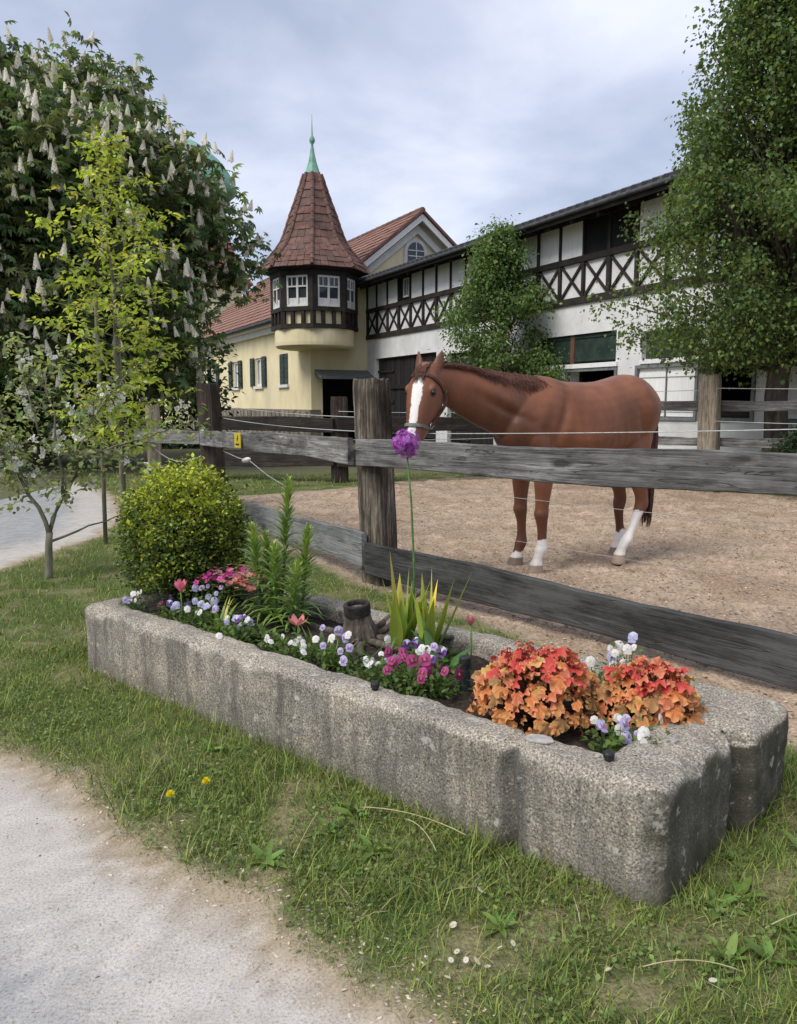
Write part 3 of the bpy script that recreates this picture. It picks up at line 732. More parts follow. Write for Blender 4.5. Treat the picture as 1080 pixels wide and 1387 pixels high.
sh = MB().box(12.0, 13.28, .08, .12, 2.24, 2.71).build('shutter', M['shutter_green'], stable)
MB().box(11.95, 13.35, -.05, .02, 2.14, 2.21).build('sill', M['panel_white'], stable)
# white stall shutters in grey frames
for xa, xb in ((11.9, 13.27), (14.85, 16.2), (17.0, 18.6)):
    frame(xa - .05, xb + .05, 1.15, 2.12, .055, -.035, .05, M['grey_frame'])
    mid = (xa + xb) / 2
    for a, b in ((xa + .012, mid - .012), (mid + .012, xb - .012)):
        sh = MB().box(a, b, .03, .07, 1.215, 2.055).build('stall_shutter', M['panel_white'], stable)
        for z in (1.3, 1.9): MB().box(a + .01, b - .01, .012, .029, z, z + .07).build('batten', M['panel_white'], sh)
    MB().box(mid - .01, mid + .01, .0, .028, 1.21, 2.06).build('post', M['grey_frame'], stable)
frame(13.35, 14.45, 1.15, 2.15, .06, -.03, .05, M['grey_frame'])
MB().box(13.4, 14.4, .12, .15, 1.2, 1.36).build('stall_board', M['dark_log'], stable)

# half timbering: posts every 0.73 m, sill beam, middle rail, top plate, one cross brace in each bay
BAY = .735
for a, b in ((0, 6.62), (6.62, 13.24), (13.24, 20.6)):
    MB().box(a + .002, b - .002, -.045, .09, 3.385, 3.52).build('sill_beam', M['timber'], stable)
    MB().box(a + .002, b - .002, -.040, .09, 4.185, 4.30).build('middle_rail', M['timber'], stable)
    MB().box(a + .002, b - .002, -.05, .09, 4.97, 5.11).build('top_plate', M['timber'], stable)
nb = 28
dark_bays = {3, 14, 15, 21, 22}
for k in range(nb + 1):
    x = max(.055, k * BAY)
    wd = .036 if k % 3 else .05
    MB().box(x - wd, x + wd, -.028, .09, 3.52, 4.185).build('post', M['timber'], stable)
    MB().box(x - wd * .75, x + wd * .75, -.026, .09, 4.30, 4.97).build('post', M['timber'], stable)
for k in range(nb):
    a, b = k * BAY + .035, (k + 1) * BAY - .035
    for s, yy in ((1, .022), (-1, .026)):
        z0_, z1_ = (3.53, 4.18) if s > 0 else (4.18, 3.53)
        MB().bar((a, yy, z0_), (b, yy, z1_), .050, .062, (0, 1, 0)).build('brace', M['timber'], stable)
    if k in dark_bays:
        MB().box(a, b, .012, .029, 4.32, 4.96).build('loft_opening', M['dark_void'], stable)
        if k == 3:
            wf = frame(a + .28, b - .06, 4.38, 4.9, .045, -.02, .011, M['trim'])
            MB().box((a + b) / 2 + .1, (a + b) / 2 + .125, -.015, .010, 4.43, 4.85).build('glazing_bar', M['trim'], wf)
    else:
        MB().box(a, (a + b) / 2 - .004, .008, .029, 4.31, 4.965).build('panel', M['panel_white'], stable)
        MB().box((a + b) / 2 + .004, b, .008, .029, 4.31, 4.965).build('panel', M['panel_white'], stable)
# roof: shallow slab with a deep dark eave, rafters under it and a gutter
sl = math.tan(R_(19))
ze = lambda y: 4.92 + (y + .50) * sl
rf = MB()
xa, xb = -.42, 21.3
V = []
for x in (xa, xb):
    V += [(x, -.50, ze(-.50)), (x, 4.6, ze(4.6)), (x, 4.6, ze(4.6) + .13), (x, -.50, ze(-.50) + .13)]
rf.add(V, [(0, 1, 2, 3), (7, 6, 5, 4), (0, 4, 5, 1), (1, 5, 6, 2), (2, 6, 7, 3), (3, 7, 4, 0)])
V = []
for x in (xa, xb):
    V += [(x, 4.6, ze(4.6)), (x, 9.9, 4.87), (x, 9.9, 5.0), (x, 4.6, ze(4.6) + .13)]
rf.add(V, [(0, 1, 2, 3), (7, 6, 5, 4), (0, 4, 5, 1), (1, 5, 6, 2), (2, 6, 7, 3), (3, 7, 4, 0)])
roof = rf.build('roof', M['slate'], stable)
for k in range(28):
    x = -.2 + k * .76
    MB().bar((x, -.46, ze(-.46) - .062), (x, .15, ze(.15) - .062), .09, .115).build('rafter', M['timber'], roof)
MB().box(xa, xb, -.53, -.503, 4.88, 5.04).build('fascia', M['timber'], roof)
MB().tube([(xa, -.58, 4.98), (xb, -.58, 5.0)], .042, 8).build('gutter', M['slate'], roof, smooth=True)
# row of roof tiles along the eave
MB().box(xa, xb, -.54, -.15, ze(-.54) + .14, ze(-.54) + .17).build('eave_course', M['slate'], roof, rot=None)
M_tile_round = MB().tube([(0, 0, 0), (0, .5, .5 * sl)], .05, 6).mesh('eave_tile', M['slate'])
for k in range(88):
    link('eave_tile', M_tile_round, roof, (xa + .12 + k * .245, -.56, ze(-.56) + .165))
MB().tube([(-.06, -.05, .2), (-.06, -.05, 4.9), (-.06, -.45, 4.9)], .045, 8).build('downpipe', M['grey_frame'], stable, smooth=True)

# ---------------------------------------------------------------- yellow house: local x along the gable front, y along the ridge
house = empty('yellow_house', (-2.65 * KB, 24.46 * KB, 1.45 * (1 - KB)), R_(26.57), 'yellow house with tiled corner turret, green spire tip and white edged gable', 'house')
house.scale = (KB, KB, KB)
SL = .80; RX, RZ = 3.58, 7.26
zr = lambda x: RZ - SL * abs(x - RX)
gw = MB()
gw.add([(0, 0, -.1), (.37, 0, -.1), (.37, 0, 2.2), (0, 0, 2.2)], [(0, 1, 2, 3)])
gw.add([(1.85, 0, -.1), (7.16, 0, -.1), (7.16, 0, 2.2), (1.85, 0, 2.2)], [(0, 1, 2, 3)])
gw.add([(0, 0, 2.2), (7.16, 0, 2.2), (7.16, 0, zr(7.16)), (RX, 0, RZ), (0, 0, zr(0))], [(0, 1, 2, 3, 4)])
gw.add([(.37, 0, -.1), (.37, .4, -.1), (.37, .4, 2.2), (.37, 0, 2.2)], [(0, 1, 2, 3)])
gw.add([(.37, 0, 2.2), (.37, .4, 2.2), (1.85, .4, 2.2), (1.85, 0, 2.2)], [(0, 1, 2, 3)])
gw.build('wall', M['yellow'], house)
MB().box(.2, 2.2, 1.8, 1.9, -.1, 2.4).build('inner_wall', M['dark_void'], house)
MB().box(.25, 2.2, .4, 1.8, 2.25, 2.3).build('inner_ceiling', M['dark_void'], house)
MB().prism([(-.55, 2.16), (.02, 2.30), (.02, 2.46), (-.55, 2.24)], 'x', .12, 2.0).build('door_canopy', M['grey_frame'], house)
side_holes = [(-3.0, -2.1, 2.05, 3.05), (-5.8, -4.9, 2.05, 3.05), (-8.9, -8.0, 2.05, 3.05), (-12.5, -11.6, 2.05, 3.05)]
sw = wall_holes(-17, 0, -.1, zr(0) - .02, side_holes, .18)
s_ = sw.build('wall', M['yellow'], house, rot=(0, 0, R_(-90)))
# side wall frame: its x is -y of the house
for i, (a, b, c, d) in enumerate(side_holes):
    fr = empty('window', (0, 0, 0)); fr.parent = house; fr.rotation_euler = (0, 0, R_(-90))
    MB().box(a, b, .12, .16, c, d).build('pane', M['glass'], fr)
    frame(a, b, c, d, .07, .05, .11, M['trim'], 'frame', fr)
    MB().box((a + b) / 2 - .03, (a + b) / 2 + .03, .055, .108, c + .07, d - .07).build('mullion', M['trim'], fr)
    MB().box(a - .08, b + .08, -.08, .04, c - .1, c - .004).build('sill', M['trim'], fr)
    if i == 0: shs = ((a - .02, (a + b) / 2 - .03), ((a + b) / 2 + .03, b + .02))
    else: shs = ((a - .50, a - .04), (b + .04, b + .50)); MB().box(a + .1, b - .1, .112, .118, c + .07, d - .07).build('curtain', M['curtain'], fr)
    for p, q_ in shs:
        y_ = .03 if i == 0 else -.045
        MB().box(p, q_, y_ - .02, y_ + .016, c - .02, d + .02).build('shutter', M['shutter_green'], fr)
        for kk in range(6): MB().box(p + .05, q_ - .05, y_ - .034, y_ - .0205, c + .07 + kk * .155, c + .155 + kk * .155).build('slat', M['shutter_green'], fr)
    o_ = fr; fr.name = 'window'
MB().box(-.07, .28, -.07, 17, -.1, 1.24).build('plinth', M['plinth'], house)
# stones of the plinth
stone_me = [MB().prism([(-.5, -.48), (.42, -.5), (.5, .1), (.44, .5), (-.46, .47)], 'x', -1, 1).mesh('stone', M['plinth'], bevel=.06) for _ in range(1)][0]
M['rubble'] = mat('rubble_stone', [(.3, (.11, .095, .08)), (.55, (.25, .22, .18)), (.8, (.40, .37, .31))], 7, 6, rough=.95, bump=.6, bscale=14, rnd=.35)
stone_me.materials.clear(); stone_me.materials.append(M['rubble'])
rr = random.Random(3)
for row in range(4):
    y = .1 + rr.uniform(0, .3); z = .2 + row * .29
    while y < 10:
        L_ = rr.uniform(.3, .7)
        o_ = link('stone', stone_me, house, (-.075, y + L_ / 2, z), (rr.uniform(-.04, .04), 0, 0)); o_.scale = (.02, L_ * .46, .25)
        y += L_
# arched attic window
def arch(xc, w_, z0_, zs, n=10):
    return [(xc - w_, z0_), (xc + w_, z0_)] + [(xc + w_ * math.cos(math.pi * k / n), zs + w_ * math.sin(math.pi * k / n)) for k in range(n + 1)]
aw = empty('window', (0, 0, 0)); aw.parent = house
MB().prism(arch(3.55, .40, 5.72, 6.17), 'y', -.05, -.004).build('frame', M['trim'], aw)
MB().prism(arch(3.55, .285, 5.84, 6.17), 'y', -.075, -.052).build('pane', M['glass'], aw)
gb = MB(); gb.box(3.535, 3.565, -.094, -.077, 5.84, 6.45); gb.box(3.27, 3.83, -.092, -.078, 6.01, 6.04); gb.box(3.27, 3.83, -.092, -.078, 6.18, 6.21)
gb.build('glazing_bar', M['trim'], aw)
# roof slabs, tile courses, barge boards and cornice
OV = .42
def slope(sgn, y0_, y1_):
    xo = RX - sgn * 0; xe = -OV if sgn < 0 else 7.16 + OV
    return xe
roof_l = MB().add([(-OV, -.45, zr(-OV)), (RX, -.45, RZ), (RX, 17, RZ), (-OV, 17, zr(-OV)), (-OV, -.45, zr(-OV) + .1), (RX, -.45, RZ + .1), (RX, 17, RZ + .1), (-OV, 17, zr(-OV) + .1)],
                  [(0, 1, 2, 3), (7, 6, 5, 4), (0, 4, 5, 1), (1, 5, 6, 2), (2, 6, 7, 3), (3, 7, 4, 0)]).build('roof', M['tile_red'], house)
xe = 7.16 + OV
roof_r = MB().add([(RX, -.45, RZ), (xe, -.45, zr(xe)), (xe, 17, zr(xe)), (RX, 17, RZ), (RX, -.45, RZ + .1), (xe, -.45, zr(xe) + .1), (xe, 17, zr(xe) + .1), (RX, 17, RZ + .1)],
                  [(0, 1, 2, 3), (7, 6, 5, 4), (0, 4, 5, 1), (1, 5, 6, 2), (2, 6, 7, 3), (3, 7, 4, 0)]).build('roof', M['tile'], house)
n_c = 17; ang = math.atan(SL); slen = (RX + OV) / math.cos(ang)
for k in range(n_c):
    t0 = slen * k / n_c; t1 = slen * (k + 1) / n_c + .03
    def pt(t, y, h): return (-OV + t * math.cos(ang) - h * math.sin(ang), y, zr(-OV) + .1 + t * math.sin(ang) + h * math.cos(ang))
    cm = MB(); nt_ = 70; dyy = 17.4 / nt_
    for j in range(nt_):
        ya = -.46 + j * dyy + .006; yb = ya + dyy - .012; h = .040 + .014 * ((j * 7 + k * 3) % 4) / 3
        V = [pt(t0, ya, .004), pt(t0, yb, .004), pt(t1, yb, .004), pt(t1, ya, .004), pt(t0, ya, h), pt(t0, yb, h), pt(t1, yb, .016), pt(t1, ya, .016)]
        cm.add(V, [(0, 1, 5, 4), (4, 5, 6, 7), (1, 2, 6, 5), (0, 4, 7, 3)])
    cm.build('tile_course', M['tile_red'], roof_l)
rm_ = MB().tube([(0, .0, 0), (0, .42, 0)], .10, 8).mesh('ridge_tile', M['tile'])
for k in range(42): link('ridge_tile', rm_, roof_l, (RX, -.45 + k * .415, RZ + .09), (.03, 0, 0))
for sgn in (-1, 1):
    x_e = -.30 if sgn < 0 else 7.46
    def bb(name, wdn, y0_, y1_, m, dz, xs=0.):
        a = (x_e, zr(x_e) + dz); b = (RX, RZ + dz)
        V = []
        for y_ in (y0_, y1_):
            V += [(a[0], y_, a[1] - wdn), (b[0], y_, b[1] - wdn), (b[0], y_, b[1]), (a[0], y_, a[1])]
        MB().add(V, [(0, 1, 2, 3), (7, 6, 5, 4), (0, 4, 5, 1), (1, 5, 6, 2), (2, 6, 7, 3), (3, 7, 4, 0)]).build(name, m, house)
    bb('barge_board', .20, -.44, -.38, M['trim'], -.02)
    bb('gable_moulding', .24, -.14, -.02, M['trim'], -.30)
    bb('soffit', .06, -.378, -.01, M['trim'], -.02)
    bb('verge_tiles', .09, -.50, -.445, M['tile'], .12)
MB().box(-.36, -.02, -.1, 17, zr(0) - .42, zr(0) - .30).build('cornice', M['trim'], house)
MB().box(-.16, -.021, -.1, 17, zr(0) - .62, zr(0) - .421).build('cornice', M['trim'], house)
MB().tube([(-OV - .06, .6, zr(-OV) + .02), (-OV - .06, 17, zr(-OV) + .02)], .06, 8).build('gutter', M['slate'], house, smooth=True)

# corner turret, an octagon aligned with the house
tc_ = (.12, -.06)
def octp(r, z, k, off=0): a = R_(22.5 + 45 * k + off); return (tc_[0] + r / math.cos(R_(22.5)) * math.cos(a), tc_[1] + r / math.cos(R_(22.5)) * math.sin(a), z)
AP = 1.16
dr = MB().lathe([(1.0, 3.04), (1.12, 3.06), (1.18, 3.11), (1.19, 3.2), (1.19, 3.575)], 40, (tc_[0], tc_[1], 0)).build('turret_base', M['yellow'], house, smooth=False)
MB().lathe([(1.26, 3.06), (1.30, 3.10), (1.26, 3.14)], 40, (tc_[0], tc_[1], 0)) if False else None
core = MB()
for k in range(8):
    a, b = octp(AP - .07, 3.57, k), octp(AP - .07, 3.57, k + 1); core.add([a, b, (b[0], b[1], 4.2), (a[0], a[1], 4.2)], [(0, 1, 2, 3)])
core.build('turret_panel', M['yellow'], house)
MB().lathe([(AP - .05, 5.0), (AP - .05, 5.3)], 8, (tc_[0], tc_[1], 0), R_(22.5)).build('turret_ceiling', M['timber'], house)
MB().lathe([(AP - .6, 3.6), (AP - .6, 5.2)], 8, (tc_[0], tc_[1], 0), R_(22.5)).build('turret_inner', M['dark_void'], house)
for k in range(8):
    p, q_ = Vector(octp(AP, 0, k)), Vector(octp(AP, 0, k + 1)); mid = (p + q_) / 2; al = (q_ - p).normalized(); out = (mid - Vector((tc_[0], tc_[1], 0))).normalized()
    nrm = math.degrees(math.atan2(out.y, out.x))
    if nrm in (45.0,) : pass
    L2 = (q_ - p).length / 2
    f = empty('turret_side', (mid.x, mid.y, 0)); f.parent = house; f.rotation_euler = (0, 0, math.atan2(al.y, al.x))
    # local: x along side, y = inward
    def bxx(n, x0_, x1_, y0_, y1_, z0_, z1_, m): return MB().box(x0_, x1_, y0_, y1_, z0_, z1_).build(n, m, f)
    s0 = -1 if True else 1
    # outward is -y when al runs counter-clockwise
    bxx('beam', -L2 - .02, L2 + .02, -.05, .08, 3.575, 3.70, M['timber'])
    bxx('beam', -L2 - .01, L2 + .01, -.045, .08, 4.06, 4.18, M['timber'])
    bxx('beam', -L2 - .02, L2 + .02, -.05, .08, 5.05, 5.34, M['timber'])
    for xx in (-L2 + .03, -.165, .165, L2 - .03): bxx('stud', xx - .05, xx + .05, -.03, .06, 3.70, 4.06, M['timber'])
    for xx in (-L2 + .065, L2 - .065): bxx('corner_post', xx - .075, xx + .075, -.04, .07, 4.18, 5.05, M['timber'])
    bxx('pane', -L2 + .1, L2 - .1, .03, .04, 4.18, 5.05, M['glass'])
    bxx('curtain', -L2 + .15, L2 - .15, .02, .028, 4.22, 4.42, M['curtain'])
    wx = L2 - .14
    fb = MB()
    for (a, b, c, d) in ((-wx, wx, 4.18, 4.24), (-wx, wx, 4.99, 5.05), (-wx, -wx + .055, 4.24, 4.99), (wx - .055, wx, 4.24, 4.99), (-.03, .03, 4.24, 4.99), (-wx + .055, -.03, 4.72, 4.76), (.03, wx - .055, 4.72, 4.76)):
        fb.box(a, b, -.012, .018, c, d)
    fb.build('window_frame', M['trim'], f)
    for sx_ in (-1, 1):
        c_ = sx_ * wx / 2; MB().box(c_ - .012, c_ + .012, -.008, .017, 4.76, 4.99).build('glazing_bar', M['trim'], f)
# bell shaped tiled roof
prof = [(1.47, 5.26), (1.40, 5.40), (1.28, 5.55), (1.12, 5.74), (.96, 5.94), (.83, 6.16), (.745, 6.39), (.67, 6.62), (.60, 6.85), (.515, 7.09), (.43, 7.33), (.35, 7.57), (.275, 7.81), (.205, 8.05)]
tr = MB().lathe([(r - .05, z) for r, z in prof], 8, (tc_[0], tc_[1], 0), R_(22.5)).build('turret_roof', M['timber'], house)
MB().lathe([(AP - .1, 5.2), (1.44, 5.20), (1.49, 5.24), (1.49, 5.275), (1.25, 5.36)], 8, (tc_[0], tc_[1], 0), R_(22.5)).build('eave', M['timber'], tr)
for i in range(len(prof) - 1):
    (r0, z0_), (r1, z1_) = prof[i], prof[i + 1]
    for k in range(8):
        a, b = Vector(octp(r0, z0_, k)), Vector(octp(r0, z0_, k + 1)); c, d = Vector(octp(r1, z1_ + .03, k + 1)), Vector(octp(r1, z1_ + .03, k))
        mid_out = ((a + b) / 2 - Vector((tc_[0], tc_[1], z0_))).normalized()
        nrm = (b - a).cross(d - a).normalized()
        n_t = max(1, round((b - a).length / .23)); cm = MB()
        for j in range(n_t):
            u0, u1 = j / n_t + .006, (j + 1) / n_t - .006
            h = .045 + .016 * ((j * 5 + k * 3 + i) % 3) / 2
            pa, pb, pc, pd = a.lerp(b, u0), a.lerp(b, u1), d.lerp(c, u1), d.lerp(c, u0)
            dn = (pa - pd).normalized() * .02
            V = [pa + dn, pb + dn, pc, pd, pa + dn + nrm * h, pb + dn + nrm * h, pc + nrm * .018, pd + nrm * .018]
            cm.add(V, [(0, 1, 5, 4), (4, 5, 6, 7), (1, 2, 6, 5), (0, 4, 7, 3), (0, 3, 2, 1)])
        cm.build('tile_course', M['tile'], tr)
        p0 = Vector(octp(r0 + .03, z0_ + .03, k)); p1 = Vector(octp(r1 + .03, z1_ + .03, k))
        MB().tube([p0 + (p0 - p1) * .06, p1], [.062, .048], 6).build('hip_tile', M['tile'], tr)
MB().lathe([(.26, 7.98), (.24, 8.05), (.19, 8.2), (.125, 8.4), (.07, 8.65), (.04, 8.85)], 8, (tc_[0], tc_[1], 0), R_(22.5)).build('copper_cap', M['copper'], house)
MB().lathe([(.035, 8.84), (.03, 8.9), (.075, 8.97), (.09, 9.03), (.06, 9.1), (.025, 9.16), (.016, 9.3), (.008, 9.75)], 10, (tc_[0], tc_[1], 0)).build('finial', M['copper'], house, smooth=True)

# ---------------------------------------------------------------- tower far behind the chestnut
tower = empty('church_tower', (-15.0, 60, 0), .3, 'distant tower with green copper dome and red tiled skirt behind the chestnut', 'tower')
MB().lathe([(3.6, 0), (3.6, 10.2)], 8, (0, 0, 0), .39).build('wall', M['yellow'], tower)
M['red_paint'] = mat('red_tile_far', [(.3, (.36, .105, .08)), (.7, (.50, .17, .13))], 2, 6, rough=.8)
MB().lathe([(4.5, 10.0), (4.2, 10.3), (3.4, 11.6), (2.7, 13.2), (2.5, 13.6)], 8, (0, 0, 0), .39).build('skirt_roof', M['red_paint'], tower)
MB().lathe([(2.5, 13.6), (2.4, 16.6)], 8, (0, 0, 0), .39).build('lantern', M['trim'], tower)
for k in range(8):
    a = .39 + math.pi / 8 + k * math.pi / 4
    MB().prism(arch(0, .42, 14.1, 15.4, 8), 'y', -.05, .05).build('louvre', M['dark_void'], tower, (2.33 * math.cos(a), 2.33 * math.sin(a), 0), (0, 0, a + math.pi / 2))
MB().lathe([(3.0, 16.2), (3.35, 16.5), (3.3, 16.9), (2.9, 17.7), (2.2, 18.6), (1.5, 19.2), (.7, 19.8), (.1, 20.1)], 16, (0, 0, 0)).build('dome', M['copper'], tower, smooth=True)

# ================================================================ fences
def plank(name, p, q, h, th, m, parent, seed=0, warp=.012, seg=24):
    """weathered plank: local x along its length, uneven edges"""
    p = Vector(p); q = Vector(q); d = q - p; Ln = d.length
    rr = random.Random(seed); V = []; F = []
    ph = [rr.uniform(0, 6.28) for _ in range(6)]
    for i in range(seg + 1):
        x = Ln * i / seg
        wz = warp * math.sin(x * 1.3 + ph[0]) ; wy = warp * .6 * math.sin(x * 1.7 + ph[1])
        ht = h / 2 + .006 * math.sin(x * 3.1 + ph[2]) + rr.uniform(-.003, .002) - (.012 * rr.random() if rr.random() < .12 else 0); hb = h / 2 + .009 * math.sin(x * 2.3 + ph[3]) + rr.uniform(-.004, .003)
        c = .006
        for y_, z_ in ((-th / 2, -hb + c), (-th / 2 + c, -hb), (th / 2 - c, -hb), (th / 2, -hb + c), (th / 2, ht - c), (th / 2 - c, ht), (-th / 2 + c, ht), (-th / 2, ht - c)):
            V.append((x, y_ + wy, z_ + wz))
    for i in range(seg):
        for k in range(8):
            k2 = (k + 1) % 8; F.append((i * 8 + k, i * 8 + k2, (i + 1) * 8 + k2, (i + 1) * 8 + k))
    F += [tuple(range(8))[::-1], tuple(seg * 8 + k for k in range(8))]
    b = MB().add(V, F)
    o = b.build(name, m, parent)
    o.location = p - (parent.location if parent else Vector((0, 0, 0)))
    o.rotation_euler = d.to_track_quat('X', 'Z').to_euler()
    return o
def sleeper(name, base, top, wx, wy, rz, m, parent, seed=0):
    """old squared post with chipped, grooved faces"""
    rr = random.Random(seed); n = 26; nz = 22; V = []; F = []
    base = Vector(base); top = Vector(top)
    gro = [(rr.uniform(0, 6.28), rr.uniform(.012, .03), rr.uniform(.06, .16)) for _ in range(7)]
    for i in range(nz + 1):
        t = i / nz; c = base.lerp(top, t)
        for k in range(n):
            a = 2 * math.pi * k / n
            ex = 7.0; ca, sa = math.cos(a), math.sin(a)
            r = (abs(ca) ** ex + abs(sa) ** ex) ** (-1 / ex)
            for g0, gd_, gw_ in gro:
                dd = (a - g0 + math.pi) % (2 * math.pi) - math.pi
                r -= gd_ * 2.2 * math.exp(-(dd / gw_) ** 2) * (.4 + .6 * t ** 2)
            r += rr.uniform(-.012, .012)
            x = ca * r * wx / 2; y = sa * r * wy / 2
            zt = 0
            if i == nz: zt = rr.uniform(-.02, .008); x *= .94; y *= .94
            V.append((c.x + x * math.cos(rz) - y * math.sin(rz), c.y + x * math.sin(rz) + y * math.cos(rz), c.z + zt))
    for i in range(nz):
        for k in range(n):
            k2 = (k + 1) % n; F.append((i * n + k, i * n + k2, (i + 1) * n + k2, (i + 1) * n + k))
    F += [tuple(range(n))[::-1]]
    cidx = len(V); V.append((top.x, top.y, top.z - .012))
    for k in range(n): F.append((nz * n + k, nz * n + (k + 1) % n, cidx))
    V = [tuple(Vector(v) - parent.location) for v in V]
    return MB().add(V, F).build(name, m, parent)
def sag(p, q, s, n=14):
    p = Vector(p); q = Vector(q); out = []
    for i in range(n + 1):
        t = i / n; v = p.lerp(q, t); v.z -= s * 4 * t * (1 - t); out.append(v)
    return out

fence = empty('paddock_fence', (-.132, 6.328, 0), 0, 'weathered grey plank fence on old sleeper posts behind the trough', 'fence')
fo = fence.location
def fw(*p): return tuple(Vector(p) - fo)
sleeper('post', (-.14, 6.37, -.1), (-.215, 6.37, 1.64), .25, .22, R_(-38), M['sleeper'], fence, 1)
sleeper('post', (-2.60, 11.3, -.1), (-2.68, 11.3, 1.72), .27, .24, R_(-25), M['dark_post'], fence, 2)
sleeper('post', (-3.95, 12.95, -.1), (-3.97, 12.95, 1.42), .22, .20, R_(20), M['sleeper_pale'], fence, 3)
sleeper('post', (3.50, 2.62, -.1), (3.50, 2.62, 1.68), .25, .22, R_(-40), M['sleeper'], fence, 4)
# planks on the camera side of the posts
ofx = Vector((-.736, -.677, 0)) * .16
def P_(x, y, z, k=1.0): return (x + ofx.x * k, y + ofx.y * k, z)
plank('rail', P_(-.20, 6.41, 1.062), P_(3.5, 2.39, 1.118), .215, .05, M['old_wood'], fence, 11, .008, 40)
plank('rail', P_(-2.64, 11.32, .975), P_(-.27, 6.50, 1.068), .205, .05, M['old_wood'], fence, 12, .010, 30)
plank('rail', P_(-4.15, 13.1, .92), P_(-2.67, 11.36, .975), .20, .05, M['old_wood'], fence, 13)
plank('board', P_(-.13, 6.34, .225), P_(3.5, 2.39, .155), .255, .05, M['dark_board'], fence, 14, .008, 40)
plank('board', P_(-2.64, 11.32, .09), P_(-.155, 6.375, .285), .275, .045, M['pale_board'], fence, 15, .008, 30)
# electric strands on insulators
def wire(pts, r=.0035, name='wire'):
    MB().tube([fw(*p) for p in pts], r, 5).build(name, M['wire'], fence, smooth=True)
inn = Vector((.736, .677, 0)) * .15
wire(sag((-.06, 6.50, 1.205), (3.6, 2.75, 1.43), .03), .0032)
wire(sag((-.06, 6.50, .80), (3.6, 2.75, .80), .02), .0020)
wire(sag((-.06, 6.50, .50), (3.6, 2.75, .47), .02), .0014)
wire(sag((-2.5, 11.35, 1.24), (-.2, 6.5, 1.215), .03), .004)
wire(sag((-2.5, 11.35, 1.42), (-.2, 6.5, 1.33), .03), .0035)
wire(sag((-3.9, 12.8, .72), (-2.7, 11.3, .78), .18), .006)
wire(sag((-3.9, 12.8, .45), (-2.7, 11.3, .42), .03), .005)
# gate handle hanging off the strand behind the left post
wire([(-2.5, 11.3, .78), (-2.2, 10.95, .70), (-2.12, 10.85, .69)], .006)
wire([(-2.0, 10.7, .68), (-1.7, 10.3, .52), (-1.35, 9.9, .38)], .006)
MB().lathe([(.016, -.09), (.03, -.085), (.034, .0), (.03, .07), (.018, .085), (.014, .12)], 10).build('gate_handle', M['plastic_white'], fence, fw(-2.06, 10.78, .685), (R_(80), 0, R_(35)), smooth=True)
for x, y, z in ((-.09, 6.49, 1.205), (-.09, 6.49, .80), (-.09, 6.49, .50), (-2.5, 11.32, 1.24), (-2.5, 11.32, .78)):
    MB().lathe([(.02, -.02), (.028, 0), (.02, .02)], 8).build('insulator', M['black'], fence, fw(x, y, z), (R_(90), 0, .6))
MB().box(-.045, .045, -.012, .012, -.11, .11).build('tape_band', M['plastic_white'], fence, fw(-2.73, 11.14, .975), (0, 0, R_(-63)))
for x, y, z in ((-.28, 6.30, 1.10), (-.28, 6.30, 1.02), (-.24, 6.24, .26), (-2.72, 11.15, 1.0), (1.945, 3.84, .22), (.9, 4.99, 1.12), (2.3, 3.45, 1.14)):
    MB().lathe([(.012, -.01), (.012, .004), (.004, .008)], 8).build('bolt', M['iron'], fence, fw(x, y, z), (R_(90), 0, R_(-45)))

# yellow warning tag tied to the rail
tagm = empty('warning_tag', (-1.845, 9.23, 1.02), R_(-42), 'small yellow warning tag hanging on the grey rail between two posts', 'sign')
M['tag_yellow'] = mat('yellow_plastic', [(.3, (.70, .52, .03)), (.7, (.80, .62, .05))], 20, 3, rough=.45)
MB().box(-.058, .058, -.004, .004, -.085, .085).build('plate', M['tag_yellow'], tagm, (0, -.015, 0), bevel=.002)
MB().prism([(-.03, -.055), (.03, -.055), (.034, -.035), (-.034, -.035)], 'y', -.022, -.0195).build('print', M['black'], tagm)
MB().prism([(.008, .06), (-.016, .012), (.0, .014), (-.010, -.022), (.018, .026), (.003, .024), (.018, .06)], 'y', -.022, -.0195).build('print', M['black'], tagm)

# far fence along the stable yard
far = empty('yard_fence', (-1.07, 14.5, 0), 0, 'dark far paddock fence of heavy rails in front of the buildings', 'fence')
fo = far.location
sleeper('post', (-1.07, 14.5, -.1), (-1.07, 14.5, 1.56), .30, .26, .2, M['dark_post'], far, 21)
sleeper('post', (-3.5, 15.3, -.1), (-3.5, 15.3, 1.45), .26, .24, .3, M['dark_post'], far, 22)
sleeper('post', (2.3, 15.6, -.1), (2.3, 15.6, 1.6), .24, .22, .5, M['dark_post'], far, 23)
sleeper('post', (5.07, 13.0, -.1), (5.02, 13.0, 1.90), .31, .25, R_(-42), M['sleeper_pale'], far, 24)
sleeper('post', (8.4, 10.2, -.1), (8.4, 10.2, 1.9), .31, .25, R_(-42), M['sleeper_pale'], far, 25)
for k, (a, b) in enumerate((((-3.6, 15.2), (-1.15, 14.35)), ((-1.1, 14.33), (2.2, 15.42)))):
    plank('rail', (*a, 1.06), (*b, 1.05), .26, .12, M['dark_log'], far, 31 + k, .02)
    plank('rail', (*a, .44), (*b, .46), .30, .14, M['dark_log'], far, 35 + k, .02)
for k, (a, b) in enumerate((((2.38, 15.75), (5.1, 13.22)), ((5.12, 13.2), (8.5, 10.4)))):
    plank('rail', (*a, 1.41), (*b, 1.40), .165, .07, M['old_wood'], far, 41 + k, .008)
    plank('rail', (*a, .82), (*b, .81), .15, .07, M['old_wood'], far, 45 + k, .008)
    plank('rail', (*a, .36), (*b, .36), .15, .07, M['old_wood'], far, 48 + k, .008)
